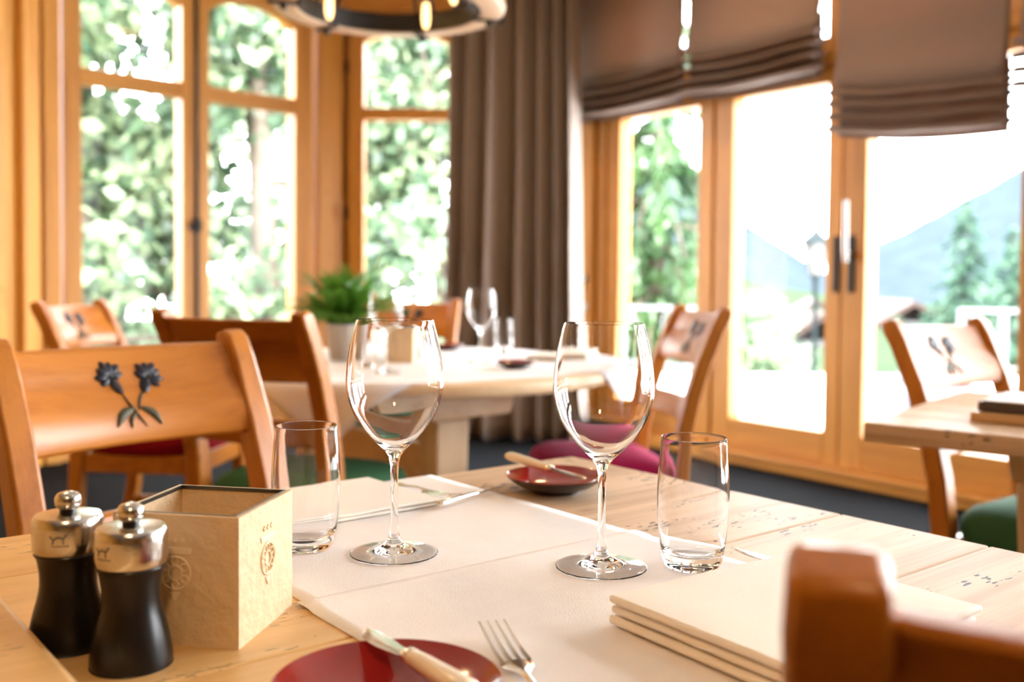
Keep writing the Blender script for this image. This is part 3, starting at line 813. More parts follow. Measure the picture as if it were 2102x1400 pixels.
# ------------------------------------------------------------------ cube box
def star(b, cx_, cz_, r, y, h_, tf):
    pts = []
    for k in range(10):
        a_ = PI / 2 + k * PI / 5; rr = r if k % 2 == 0 else r * .45
        pts.append((cx_ + rr * math.cos(a_), cz_ + rr * math.sin(a_)))
    b.loft([[tf(x, y, z) for x, z in pts], [tf(x, y + h_, z) for x, z in pts]])
def make_box():
    t = empty('table_box')
    s, h_, th = 0.051, 0.099, 0.004
    names = []
    for k in range(4):
        b = MB(); n = 14; rows = []
        a_ = k * PI / 2
        def tf(x, y, z, a_=a_): return (x * math.cos(a_) + y * math.sin(a_), x * math.sin(a_) - y * math.cos(a_), z)
        # wall facing -y rotated by a_; outward is +y in the tf argument
        rings = []
        for i in range(n + 1):
            x = lerp(-s, s, i / n); col = []
            for j in range(n + 1):
                z = h_ * j / n
                e = min(i, n - i, j, n - j); w = 0.0011 * noise.noise((x * 70 + k * 9, z * 70, k)) * min(1, e / 2)
                col.append(tf(x, s + w, z))
            for j in range(n, -1, -1): col.append(tf(x * (s - th) / s, s - th, h_ * j / n))
            rings.append(col)
        b.loft(rings)
        wl_ = b.build('side_panel', M['parch'], t, smooth=40)
        for q in (-1, 0, 1):
            g = MB(); star(g, q * .0065, .080, .0022, s - .0008, .0020, tf); g.build('star', M['parchflat'], wl_)
        g = MB()
        g.loft([[tf(x, y, z) for x, z in ((-.012, .0695), (.012, .0695), (.0135, .0745), (-.0135, .0745))] for y in (s - .0008, s + .001)])
        g.build('banner', M['parchflat'], wl_, bevel=.0003)
        g = MB()
        def ring_(r0, cx_, cz_, rr, seg=28):
            g.tube([tf(cx_ + r0 * math.cos(2 * PI * k_ / seg), s + .0004, cz_ + r0 * math.sin(2 * PI * k_ / seg)) for k_ in range(seg + 1)], rr, 6)
        ring_(.0125, 0, .055, .0010); ring_(.0055, 0, .055, .0009, 18)
        for k_ in range(6):
            an = k_ * PI / 3 + PI / 6; ring_(.0028, .0088 * math.cos(an), .055 + .0088 * math.sin(an), .0007, 12)
        g.build('crest', M['parchflat'], wl_, smooth=60)
        g = MB()
        g.loft([[tf(x, y, z) for x, z in ((-.004, .0405), (.004, .0405), (0, .034))] for y in (s - .0008, s + .001)])
        g.build('crest_point', M['parchflat'], wl_)
    box('base', M['parch'], (-s + th, -s + th, 0.046), (s - th, s - th, .050), t, 0)
    b = MB()
    for k in range(4):
        a_ = k * PI / 2
        def tf(x, y, z): return (x * math.cos(a_) + y * math.sin(a_), x * math.sin(a_) - y * math.cos(a_), z)
        q = s - th
        b.loft([[tf(-q, q, z), tf(q, q, z), tf(q - .0011, q - .0011, z), tf(-q + .0011, q - .0011, z)] for z in (.0965, .0996)])
    b.build('liner_rim', M['rim'], t)
    return t
bx = make_box()
bx.location = (-0.243, 0.795, TZ); bx.rotation_euler = (0, 0, math.atan2(.018, -.103) + PI)
tag(bx, 'open cube box of cream parchment with crest and three stars, on the front table', 'box', 'parchment boxes')
bx2 = copy_tree(bx); bx2.location = (-0.342, 3.15, TZ + .003); bx2.rotation_euler = (0, 0, -0.1)
bx2['label'] = 'blurred cube box on the round table behind the left wine glass'

# ------------------------------------------------------------------ plates and cutlery
def make_plate():
    t = empty('small_plate')
    pr = [(0.0, 0.0045), (0.026, 0.0050), (0.040, 0.0075), (0.054, 0.0135), (0.0645, 0.0205), (0.0668, 0.0222)]
    un = [(0.0672, 0.0218), (0.0640, 0.0180), (0.050, 0.0085), (0.034, 0.0045), (0.033, 0.0), (0.029, 0.0), (0.028, 0.0022), (0.0, 0.0022)]
    MB().lathe(smooth_prof(un, 2), 56).build('underside', M['brownglaze'], t, smooth=40)
    MB().lathe(smooth_prof(pr, 3) + [(0.0672, 0.0218)], 56).build('dish', M['redglaze'], t, smooth=40)
    return t
pl = make_plate()
tag(pl, 'small oxblood red plate with knife, at the front edge of the picture', 'plate', 'small oxblood plates')
pl.location = (-0.0765, 0.622, TZ + .0025); pl.scale = (1.09, 1.09, 1)
def plate(loc, label, sc=1.0):
    c = copy_tree(pl); c.location = loc; c['label'] = label; c.scale = (sc, sc, 1); return c
plate((0.059, 1.300, TZ), 'small dark red plate with a knife across it, behind the right wine glass', 0.97)
plate((0.010, 3.03, TZ + .003), 'dark plate on the near right side of the round table', 0.95)
plate((-0.242, 3.74, TZ + .003), 'dark plate on the far side of the round table, before the rear chair', 0.95)

def knife(name, p_tip, p_end, label, blade_share=0.46, handle='pearl'):
    """table knife from tip to handle end"""
    a_, e_ = Vector(p_tip), Vector(p_end); d = e_ - a_; ln = d.length
    t = empty(name, a_)
    t.rotation_euler = d.to_track_quat('X', 'Z').to_euler()
    lb = ln * blade_share
    b = MB(); rings = []
    for k in range(11):
        f = k / 10; x = lb * f; w = 0.0095 * (math.sin(min(1, f * 3.2) * PI / 2) ** .7) * (1 - .35 * max(0, f - .55) / .45)
        c0 = -0.002 * math.sin(f * PI)
        rings.append([(x, c0 - w, 0), (x, c0, .0008), (x, c0 + w * .7, 0), (x, c0, -.0008)])
    b.loft(rings); b.build('blade', M['silver'], t, smooth=60)
    b = MB(); rings = []
    for f, w, h_ in ((0, .0045, .003), (.04, .0070, .0048), (.10, .0066, .0048), (.12, .0050, .0040)):
        rings.append([(lb + (ln - lb) * f, w * math.cos(q * PI / 6), h_ * math.sin(q * PI / 6)) for q in range(12)])
    b.loft(rings); b.build('bolster', M['silver'], t, smooth=50)
    b = MB(); rings = []
    for f, w, h_ in ((.11, .0062, .0048), (.3, .0075, .0056), (.7, .0088, .0062), (.93, .0092, .0062), (.985, .0078, .005), (1, .004, .003)):
        rings.append([(lb + (ln - lb) * f, w * math.cos(q * PI / 6), h_ * math.sin(q * PI / 6)) for q in range(12)])
    b.loft(rings); b.build('handle', M[handle], t, smooth=50)
    return tag(t, label, 'knife', 'cream handled table knives')
def fork(name, p_tip, p_end, label):
    a_, e_ = Vector(p_tip), Vector(p_end); d = e_ - a_; d.z = 0; ln = d.length
    t = empty(name, (a_.x, a_.y, e_.z), math.atan2(d.y, d.x))
    lift = a_.z - e_.z
    def zc(x): 
        f = x / ln
        return lift * max(0, 1 - f / .44) ** 1.6 + 0.004 * math.exp(-((f - .55) / .2) ** 2)
    for k in range(4):
        y = (k - 1.5) * .0067; b = MB(); rings = []
        for i in range(6):
            x = ln * .37 * i / 5; w = .0009 + .0009 * i / 5
            rings.append([(x, y - w, zc(x)), (x, y + w, zc(x)), (x, y + w, zc(x) + .0016), (x, y - w, zc(x) + .0016)])
        b.loft(rings); b.build('tine', M['silver'], t, smooth=50)
    b = MB(); rings = []
    for f, w in ((.355, .0118), (.38, .0121), (.42, .0108), (.45, .007), (.49, .0036), (.54, .0028), (.62, .0032), (.8, .0055), (.94, .0085), (.985, .007), (1, .003)):
        x = ln * f; z = zc(x); rings.append([(x, -w, z), (x, -w * .5, z + .0014), (x, 0, z + .002), (x, w * .5, z + .0014), (x, w, z), (x, 0, z - .0006)])
    b.loft(rings); b.build('handle', M['silver'], t, smooth=50)
    return tag(t, label, 'fork', 'table forks')
knife('knife', (-0.1015, 0.7035, TZ + .0285), (-0.022, 0.585, TZ + .0330), 'knife with cream handle resting on the red plate at the front edge', .42)
knife('knife', (0.094, 1.243, TZ + .0268), (-0.003, 1.395, TZ + .0295), 'knife with cream handle lying across the plate behind the right glass', .40)
knife('knife', uvw(.806, .635, TZ + .0075), uvw(.80, .43, TZ + .0092), 'knife on the near place mat, its tip showing beside the blurred chair post', .5)
knife('knife', (0.004, 1.318, TZ + .0055), (-0.085, 1.18, TZ + .0085), 'thin steel knife on the far place mat, pointing at the plate behind the glass', .5, 'silver').scale = (1, .55, .8)
fork('fork', (-0.0135, 0.765, TZ + .0125), (0.037, 0.590, TZ + .0035), 'fork with upturned tines on the near place mat, beside the red plate')
fork('fork', uvw(.711, .985, TZ + .0125), uvw(.715, 1.13, TZ + .0035), 'fork on the far place mat beside the folded napkin')

# ------------------------------------------------------------------ round table
RC = Vector((-0.335, 3.235, 0)); RR = 0.69
rt = empty('round_table', RC, 0, label='round wooden table with white cloth, behind the front table', cat='table')
pr = [(0.0, TZ - .038), (RR - .012, TZ - .038), (RR - .003, TZ - .034), (RR, TZ - .026), (RR, TZ - .01), (RR - .004, TZ - .003), (RR - .014, TZ), (0.0, TZ)]
MB().lathe(pr, 72).build('tabletop', M['tableclean'], rt, smooth=35)
for sv in (-1, 1):
    b = MB(); c = uvw(-.14, sv * .40); rings = []
    for z, du, dv in ((0, .046, .040), (.3, .050, .043), (TZ - .125, .056, .047)):
        rings.append([c + uvw(pu * du, pv * dv, z) for pu, pv in ((-1, -1), (1, -1), (1, 1), (-1, 1))])
    b.loft(rings); b.build('leg', M['tableZ'], rt, bevel=.006)
    b = MB(); b.loft([[uvw(u_, sv * .40 + q * .03, z) for u_, z in ((-.40, TZ - .039), (-.38, TZ - .125), (.08, TZ - .125), (.11, TZ - .039))] for q in (-1, 1)])
    b.build('bearer', M['tableclean'], rt, bevel=.004)
    b = MB(); b.loft([[uvw(u_, sv * .40 + q * .035, z) for u_, z in ((-.195, 0), (.14, 0), (.10, .07), (-.195, .07))] for q in (-1, 1)])
    b.build('foot', M['tableclean'], rt, bevel=.004)
b = MB(); b.loft([[uvw(-.14 + q * .02, v_, z) for v_, z in ((-.39, .43), (.39, .43), (.39, .55), (-.39, .55))] for q in (-1, 1)]); b.build('stretcher', M['tableclean'], rt, bevel=.004)
def tablecloth():
    b = MB(); half = 0.625; n = 72; c_an = math.radians(-102)      # direction of the corner towards the camera
    rot = c_an - PI / 4
    rows = []
    for j in range(n + 1):
        row = []
        for i in range(n + 1):
            x = lerp(-half, half, i / n); y = lerp(-half, half, j / n)
            X = x * math.cos(rot) - y * math.sin(rot); Y = x * math.sin(rot) + y * math.cos(rot)
            r = math.hypot(X, Y); z = TZ + .0012 + .0005 * noise.noise((X * 6, Y * 6, 0))
            if r > RR + .002:
                ex = r - RR - .002; an = math.atan2(Y, X)
                fl = 0.10 * ex + 0.010 * math.sin(an * 15) * min(1, ex / .08)
                k = (RR + .004 + fl) / r; X *= k; Y *= k; z -= ex * .985
            row.append(b.bm.verts.new((X, Y, z)))
        rows.append(row)
    for j in range(n):
        for i in range(n): b.bm.faces.new((rows[j][i], rows[j][i + 1], rows[j + 1][i + 1], rows[j + 1][i]))
    o = b.build('tablecloth', M['cloth'], None, smooth=70, loc=RC)
    s_ = o.modifiers.new('thick', 'SOLIDIFY'); s_.thickness = .0012; s_.offset = 1
    return tag(o, 'white cloth on the round table, one corner hanging down in front', 'tablecloth')
tablecloth()
napkin('napkin', (-0.72, 3.46, TZ + .003), .5, .2, .16, 3, .006, 'white napkin on the round table left of the fern pot')
napkin('napkin', (0.17, 3.36, TZ + .003), -.4, .2, .15, 3, .006, 'white napkin on the right side of the round table')

# potted fern
pf = empty('potted_fern', (-0.553, 3.27, TZ + .003), label='green fern in a grey pot on the round table', cat='plant')
MB().lathe([(0, 0), (.040, 0), (.043, .003), (.056, .113), (.057, .118), (.053, .119), (.050, .108), (.040, .02), (0, .02)], 40).build('pot', M['pot'], pf, smooth=35)
MB().lathe([(0, .108), (.0505, .105), (.046, .09), (0, .09)], 24).build('soil', M['soil'], pf)
def frond_mesh():
    b = MB(); N = 12
    pts = []
    for k in range(N + 1):
        f = k / N; pts.append(Vector((.17 * f, 0, .11 * f - .12 * f * f)))
    b.tube(pts, [.0022 * (1 - .8 * k / N) for k in range(N + 1)], 4)
    for k in range(1, N + 1):
        f = k / N; ln = .040 * math.sin(PI * (0.12 + .86 * f)) + .008
        for s_ in (-1, 1):
            p = pts[k]; tip = p + Vector((ln * .62, s_ * ln * .75, .004)); mid = p + Vector((ln * .40, s_ * ln * .30, .006)); m2_ = p + Vector((ln * .22, s_ * ln * .45, .003))
            v = [b.bm.verts.new(q) for q in (p, mid, tip, m2_)]; b.bm.faces.new(v)
    return b
fr0 = frond_mesh().build('frond', M['fern'], pf)
for k in range(58):
    c = fr0 if k == 0 else fr0.copy()
    if k: COL.objects.link(c)
    az = k * 2.399; el = -random.uniform(.1, 1.4)
    c.location = (.014 * math.cos(az), .014 * math.sin(az), .105)
    c.rotation_euler = (random.uniform(-.4, .4), el, az)
    sc = random.uniform(.85, 1.35); c.scale = (sc, sc, sc)
    c.parent = pf

# ------------------------------------------------------------------ table at the right
t3ang = math.atan2(-0.62, 0.785)
T3 = empty('side_table', (0.695, 1.964, 0), t3ang, label='rustic rectangular wooden table cut off by the right edge, before the door', cat='table')
for k in range(5):
    y0 = k * .15
    b = MB(); n = 14; rings = []
    for i in range(n + 1):
        x = 1.3 * i / n; w = .003 * noise.noise((x * 9, k * 5, 1))
        yy0 = y0 + .0006 + (w if k == 0 else 0)
        rings.append([(x, yy0, TZ - .038), (x, y0 + .1494, TZ - .038), (x, y0 + .1494, TZ), (x, yy0, TZ)])
    b.loft(rings); b.build('plank', M['tableX'], T3, bevel=.004)
for x0 in (.25, 1.0):
    b = MB(); b.loft([[(x, .05, TZ - .04), (x, .70, TZ - .04), (x, .66, TZ - .10), (x, .09, TZ - .10)] for x in (x0, x0 + .09)])
    b.build('bearer', M['tableclean'], T3, bevel=.006)
for x0, ya, yb in ((.25, .12, .28), (.66, .62, .47), (1.0, .12, .28), (1.0, .63, .47)):
    b = MB(); rings = []
    for z, y_ in ((TZ - (.10 if x0 != .66 else .04), ya), (0.0, yb)):
        rings.append([(x0 + .012, y_ - .045, z), (x0 + .078, y_ - .045, z), (x0 + .078, y_ + .045, z), (x0 + .012, y_ + .045, z)])
    b.loft(rings); b.build('leg', M['tableZ'], T3, bevel=.005)
box('stretcher', M['tableclean'], (.74, .40, .25), (1.03, .45, .31), T3, .005)
def t3p(x, y, z=TZ): return Vector((0.695, 1.964, 0)) + Vector((x * math.cos(t3ang) - y * math.sin(t3ang), x * math.sin(t3ang) + y * math.cos(t3ang), z))
tray = box('wooden_tray', M['tray'], (-.13, -.10, 0), (.13, .10, .020), None, .004, loc=t3p(.29, .25), rz=t3ang)
tag(tray, 'flat wooden block under the dark folder on the right table', 'tray')
fo = empty('menu_folder', t3p(.30, .255, TZ + .021), t3ang - .03, label='dark brown folder with white top sheet on the right table', cat='folder')
box('cover', M['folder'], (-.125, -.10, 0), (.125, .10, .020), fo, .003)
box('sheet', M['paper'], (-.118, -.095, .0205), (.12, .095, .0235), fo, .001)
napkin('napkin', t3p(.36, .28, TZ + .0455), t3ang, .16, .13, 3, .005, 'white napkin on top of the dark folder at the right edge')

# ------------------------------------------------------------------ curtain and blinds
def curtain():
    b = MB(); n, mz = 260, 30; p0 = Vector((-0.40, 6.40)); p1 = Vector((0.40, 6.26))
    d = (p1 - p0); nrm = Vector((d.y, -d.x)).normalized(); rows = []
    for j in range(mz + 1):
        z = lerp(0.012, 3.02, j / mz); row = []
        low = 1 - z / 3.0
        for i in range(n + 1):
            f = i / n
            ph = 2 * PI * (6.3 * f + 0.35 * math.sin(2.2 * f * PI + .5)) + .5 * noise.noise((f * 4, z * .6, 2))
            am = lerp(.095, .120, low) * (0.85 + .55 * noise.noise((f * 5.5, 9, z * .25)))
            ff = 0.5 + (f - .5) * lerp(.95, 1.10, low)
            sn = math.sin(ph); sn = math.copysign(abs(sn) ** .75, sn)
            q = p0 + d * (ff + .016 * math.sin(2 * ph)) + nrm * (am * sn + .012 * math.sin(2.7 * ph + 1))
            row.append(b.bm.verts.new((q.x, q.y, z)))
        rows.append(row)
    for j in range(mz):
        for i in range(n): b.bm.faces.new((rows[j][i], rows[j][i + 1], rows[j + 1][i + 1], rows[j + 1][i]))
    o = b.build('curtain', M['curtain'], None, smooth=80)
    s_ = o.modifiers.new('thick', 'SOLIDIFY'); s_.thickness = .003
    return tag(o, 'long taupe curtain hanging in folds between window and door', 'curtain')
curtain()
h = MB(); h.tube([(-0.48, 6.43, 3.05), (0.45, 6.27, 3.05)], .014, 12)
tag(h.build('curtain_rod', M['iron'], None, smooth=40), 'iron curtain rod above the taupe curtain', 'rod')

def roman_blind(t0, t1, zb, label, off=0.15, tilt=0.0):
    root = empty('roman_blind', W0, DANG, label=label, cat='blind', group='taupe roman blinds')
    def Y(o): return -o
    nx = 24
    # flat upper cloth, billowing a little over the fold bundle
    b = MB(); rings = []
    ztop, zf = 3.02, zb + 0.235
    for j in range(15):
        f = j / 14; z = lerp(ztop, zf, f); row = []
        for i in range(nx + 1):
            g = i / nx; belly = .035 * (f ** 5) + .004 * noise.noise((g * 3, f * 4, t0))
            row.append((lerp(t0 + .010, t1 - .010, g), Y(off + belly - .02 * f * (1 - (2 * g - 1) ** 2) * 0), z + tilt * g * f - .022 * math.sin(PI * g) * f ** 2))
        rings.append(row)
    b.loft(rings, closed=False, cap=False)
    o = b.build('fabric_panel', M['blind'], root, smooth=60)
    s_ = o.modifiers.new('thick', 'SOLIDIFY'); s_.thickness = .003
    b = MB(); b.loft([[(lerp(t0 + .012, t1 - .012, g), Y(off - .012 + q * .003), z + tilt * g - .022 * math.sin(PI * g)) for g in [q_ / 12 for q_ in range(13)]] for q in (0, 1) for z in ((zf + .08, zb - .012) if q == 0 else (zb - .012, zf + .08))], closed=False, cap=False)
    b.build('lining', M['blind'], root)
    # stacked folds, each a flattened loop of cloth
    nf = 4
    for k in range(nf):
        b = MB(); rings = []
        zc = zf - .026 - k * .060; depth = .070 + .012 * math.sin(k * 1.7) + .010 * k
        for i in range(nx + 1):
            g = i / nx; t = lerp(t0, t1, g); r = []
            sag = -.020 * math.sin(PI * g) + .006 * noise.noise((g * 4 + k, k * 3, t0 * 3))
            end = 1 - .35 * (abs(2 * g - 1) ** 6)
            for q in range(10):
                an = 2 * PI * q / 10
                r.append((t, Y(off + .035 + depth * end * math.cos(an)), zc + sag + tilt * g + .018 * math.sin(an) - .014 * math.cos(an)))
            rings.append(r)
        b.loft(rings); b.build('fold', M['blind'], root, smooth=60)
    for g in (.04, .96):
        h = MB(); t = lerp(t0, t1, g); h.tube([(t, Y(off - .03), ztop), (t, Y(off - .03), zb + .01)], .0025, 5); h.build('cord', M['blind'], root)
    box('head_rail', M['pineX'], (t0, Y(off + .02), 3.02), (t1, Y(off - .04), 3.07), root, .003)
    return root
roman_blind(-1.965, -0.930, 2.075, 'taupe roman blind beside the curtain, folded above the side window')
roman_blind(-0.915, 0.020, 2.085, 'taupe roman blind, the middle one, folded above the left door leaf')
roman_blind(0.100, 0.985, 1.765, 'taupe roman blind hanging lowest, over the right door leaf', tilt=-.07)
roman_blind(1.02, 1.95, 1.85, 'taupe roman blind cut off by the right edge of the picture')

# sockets on the post left of the door
for z, nm, lb, mt in ((1.035, 'wall_socket', 'small dark socket on the wooden post between curtain and door', 'iron'), (0.845, 'light_switch', 'small round white switch on the wooden post beside the curtain', 'white')):
    o = empty(nm, wp(-1.865, 0.09, z), DANG, label=lb, cat='socket' if mt == 'iron' else 'switch')
    h = MB(); n = 20
    h.loft([[(.030 * math.cos(2 * PI * k / n), -y, .030 * math.sin(2 * PI * k / n)) for k in range(n)] for y in (.0, .010)]); h.build('rim', M[mt], o, bevel=.002)
    h = MB(); h.loft([[(.018 * math.cos(2 * PI * k / n), -y, .018 * math.sin(2 * PI * k / n)) for k in range(n)] for y in (.009, .014)]); h.build('button', M['greyhandle' if mt == 'iron' else 'white'], o, bevel=.001)

# ------------------------------------------------------------------ chandelier
ch = empty('chandelier', (-0.405, 3.26, 1.895), 0.2, label='ring chandelier of pale wood and black iron with amber bulbs', cat='chandelier')
MB().lathe([(.298, 0), (.362, 0), (.372, .006), (.376, .018), (.372, .032), (.362, .037), (.298, .037), (.296, .03), (.296, .006)], 72, closed_prof=True).build('wooden_ring', M['lampwood'], ch, smooth=40)
MB().lathe([(.285, .004), (.293, .004), (.293, .065), (.285, .065)], 72, closed_prof=True).build('iron_hoop', M['iron'], ch, smooth=40)
for k in range(6):
    a_ = k * PI / 3 + .1; c_, s_ = math.cos(a_), math.sin(a_)
    br = empty('bracket', (0, 0, 0)); bpy.data.objects.remove(br)
    b = MB(); b.quadbox((.28, -.012, -.006), (.385, .012, -.0005)); b.quadbox((.376, -.012, -.006), (.383, .012, .045)); b.quadbox((.28, -.012, .0375), (.383, .012, .044))
    br = b.build('bracket', M['iron'], ch, bevel=.002, rz=a_)
    b = MB(); b.lathe([(0, -.026), (.008, -.024), (.012, -.014), (.012, -.006), (0, -.006)], 12, c=(.335, 0, 0)); b.build('bolt', M['iron'], br, smooth=40)
    b = MB(); b.tube([(.289, 0, .05), (.26, 0, .09), (.05, 0, .62)], .006, 6); b.build('stay', M['iron'], ch, rz=a_)
for k in range(4):
    a2 = math.radians(53.5 + 90 * k)
    lamp = MB().lathe([(0, .085), (.017, .085), (.017, .15), (0, .15)], 16, c=(.235, 0, 0)).build('lamp_holder', M['iron'], ch, smooth=40, rz=a2)
    MB().lathe(smooth_prof([(0, -.005), (.006, -.003), (.011, .007), (.0145, .030), (.0135, .06), (.010, .084), (0, .086)], 2), 20, c=(.235, 0, .0)).build('bulb', M['bulb'], lamp, smooth=60)
    b = MB(); b.tube([(.235, 0, .14), (.289, 0, .062)], .006, 6); b.build('bulb_arm', M['iron'], ch, rz=a2)
b = MB(); b.lathe([(0, .60), (.055, .60), (.06, .63), (.02, .66), (.012, CEIL - 1.915), (0, CEIL - 1.915)], 20); b.build('stem', M['iron'], ch, smooth=40)

# unseen ceiling lamps added as warm fill light for the room
def fill_lamp(x, y, power, where):
    t = empty('fill_lamp', (x, y, CEIL), label='unseen flat round lamp added for fill light ' + where, cat='lamp', group='added fill lamps')
    MB().lathe([(0, 0), (.19, 0), (.19, -.03), (.175, -.035), (.17, -.012), (0, -.012)], 32).build('fill_lamp_rim', M['white'], t, smooth=40)
    ld = bpy.data.lights.new('fill_light', 'AREA'); ld.shape = 'DISK'; ld.size = .32; ld.energy = power; ld.color = (1.0, .62, .30)
    lo = bpy.data.objects.new('fill_light', ld); COL.objects.link(lo); lo.location = (0, 0, -.04); lo.parent = t
for x, y, p_, w_ in ((.3, -1.6, 9, 'above the room behind the front table'), (.6, 4.6, 4, 'near the curtain and the glazed door'), (-1.6, 3.0, 4, 'near the left panelled wall')): fill_lamp(x, y, p_, w_)

# ------------------------------------------------------------------ outdoors
tz = -0.15
tag(box('terrace', M['stone'], (-1.0, -6.0, tz - .3), (14, 12.5, tz), None, 0), kind='structure')
gnd = MB(); n = 40; rows = []
for j in range(n + 1):
    row = []
    for i in range(n + 1):
        x = lerp(-60, 120, i / n); y = lerp(-10, 260, j / n)
        z = -1.6 - max(0, y - 13) * .03 - 2.2 * noise.noise((x * .03, y * .03, 0))
        if -2 < x < 15 and y < 14: z = min(z, -1.0)
        row.append(gnd.bm.verts.new((x, y, z)))
    rows.append(row)
for j in range(n):
    for i in range(n): gnd.bm.faces.new((rows[j][i], rows[j][i + 1], rows[j + 1][i + 1], rows[j + 1][i]))
tag(gnd.build('ground', M['grass'], None, smooth=60), kind='structure')

# railings along the terrace edge, with an open flight of steps between them
def railing(x0, x1, label, scroll):
    rl = empty('terrace_railing', (x0, 12.3, tz), label=label, cat='railing')
    L_ = x1 - x0
    box('handrail', M['railwhite'], (0, -.03, .80), (L_, .03, .85), rl, .005)
    box('bottom_bar', M['railwhite'], (0, -.02, .10), (L_, .02, .13), rl, .003)
    n_ = max(1, round(L_ / 1.3)); post = None; bal = None
    for k in range(n_ + 1):
        x = .035 + (L_ - .07) * k / n_
        if post is None: post = box('post', M['railwhite'], (-.035, -.035, 0), (.035, .035, .80), rl, .004, loc=(x, 0, 0))
        else: c = post.copy(); COL.objects.link(c); c.location = (x, 0, 0)
    n_ = round(L_ / (.44 if scroll else .36))
    for k in range(n_):
        x = L_ * (k + .5) / n_
        if bal is None:
            if scroll:
                b = MB()
                for q in (-1, 1): b.tube([(q * .07 * math.sin(2 * PI * f / 20), 0, .12 + .69 * f / 20) for f in range(21)], .011, 6)
                bal = b.build('baluster', M['railwhite'], rl, smooth=60, loc=(x, 0, 0))
            else: bal = box('baluster', M['railwhite'], (-.05, -.012, .12), (.05, .012, .81), rl, .003, loc=(x, 0, 0))
        else: c = bal.copy(); COL.objects.link(c); c.location = (x, 0, 0)
railing(0.3, 2.62, 'pale iron railing with scrolled bars on the terrace, behind the narrow side window', True)
railing(5.5, 9.6, 'pale railing with flat upright boards on the terrace, below the lone spruce', False)

# garden furniture on the terrace
gl = empty('garden_lounger', (3.55, 8.3, tz), -.35, label='white covered garden seat with a pink cushion on the terrace', cat='garden chair')
b = MB(); b.loft([[(-.3, .25, 0), (.3, .25, 0), (.3, .31, 0), (-.3, .31, 0)], [(-.3, .33, .55), (.3, .33, .55), (.3, .39, .55), (-.3, .39, .55)]]); b.build('backrest', M['seatwhite'], gl, bevel=.02)
box('seat', M['seatwhite'], (-.3, -.3, .22), (.3, .28, .28), gl, .015)
for sx in (-.27, .23):
    for sy in (-.28, .2): box('leg', M['seatwhite'], (sx, sy, 0), (sx + .04, sy + .04, .22), gl, .004)
b = MB(); b.loft([[(.02, .23, .29), (.26, .23, .29), (.26, .30, .30), (.02, .30, .30)], [(.02, .28, .58), (.26, .28, .58), (.26, .33, .58), (.02, .33, .58)]]); b.build('cushion', M['pinkcloth'], gl, bevel=.02)

# street lantern
la = empty('street_lamp', (4.55, 15.0, -1.4), label='old fashioned street lantern on a dark green post beyond the terrace', cat='lamp')
MB().lathe(smooth_prof([(0, 0), (.12, 0), (.12, .25), (.06, .45), (.045, .6), (.04, 2.4), (.07, 2.45), (.05, 2.52), (0, 2.52)], 2), 16).build('post', M['lampgreen'], la, smooth=50)
b = MB(); b.loft([[(r * math.cos(2 * PI * k / 6), r * math.sin(2 * PI * k / 6), z) for k in range(6)] for r, z in ((.10, 2.52), (.19, 2.98))]); b.build('lantern_glass', M['lampglass'], la)
b = MB(); b.loft([[(r * math.cos(2 * PI * k / 6), r * math.sin(2 * PI * k / 6), z) for k in range(6)] for r, z in ((.24, 2.98), (.20, 3.04), (.06, 3.16), (.03, 3.24))]); b.build('lantern_roof', M['lampgreen'], la)
for k in range(6):
    a_ = 2 * PI * k / 6; b = MB(); b.tube([(.10 * math.cos(a_), .10 * math.sin(a_), 2.52), (.192 * math.cos(a_), .192 * math.sin(a_), 2.98)], .010, 5); b.build('lantern_bar', M['lampgreen'], la)

# trees
def rnd_unit():
    while True:
        v = Vector((random.uniform(-1, 1), random.uniform(-1, 1), random.uniform(-1, 1)))
        if .05 < v.length < 1: return v.normalized()
def broadleaf(loc, h, r, n, size, mats, label, trunk_r=.16, clumps=34):
    t = empty('tree', loc, random.uniform(0, 6), label=label, cat='tree')
    b = MB(); b.tube([(0, 0, 0), (.1, .05, h * .3), (-.05, .1, h * .6), (0, 0, h * .9)], [trunk_r, trunk_r * .8, trunk_r * .5, .02], 9)
    for k in range(9):
        z = h * random.uniform(.25, .8); d = rnd_unit(); d.z = abs(d.z) * .5
        b.tube([(0, 0, z), d * r * .5 + Vector((0, 0, z)), d * r * .9 + Vector((0, 0, z + .2))], [trunk_r * .35, trunk_r * .2, .01], 5)
    b.build('trunk', M['bark'], t, smooth=60)
    cen = []
    for k in range(clumps):
        d = rnd_unit(); q = random.uniform(.35, 1) ; f = random.uniform(.12, 1)
        prof = math.sin(PI * min(1, .18 + .8 * f)) ** .7
        cen.append((Vector((d.x * r * q * prof, d.y * r * q * prof, h * f)), random.uniform(.35, .8)))
    for mt, share in mats:
        vs, fs = [], []
        for k in range(int(n * share)):
            c_, cr = random.choice(cen)
            g = Vector((random.gauss(0, cr * .45), random.gauss(0, cr * .45), random.gauss(0, cr * .40) - .1))
            p = c_ + g; u = rnd_unit(); w = u.cross(rnd_unit()).normalized(); s_ = size * random.uniform(.6, 1.4)
            i0 = len(vs)
            vs += [p - u * s_, p + w * s_ * .55, p + u * s_, p - w * s_ * .55]; fs.append((i0, i0 + 1, i0 + 2, i0 + 3))
        me = bpy.data.meshes.new('foliage'); me.from_pydata([tuple(v) for v in vs], [], fs); me.materials.append(M[mt])
        o = bpy.data.objects.new('foliage', me); COL.objects.link(o); o.parent = t; o['kind'] = 'stuff'
    return t
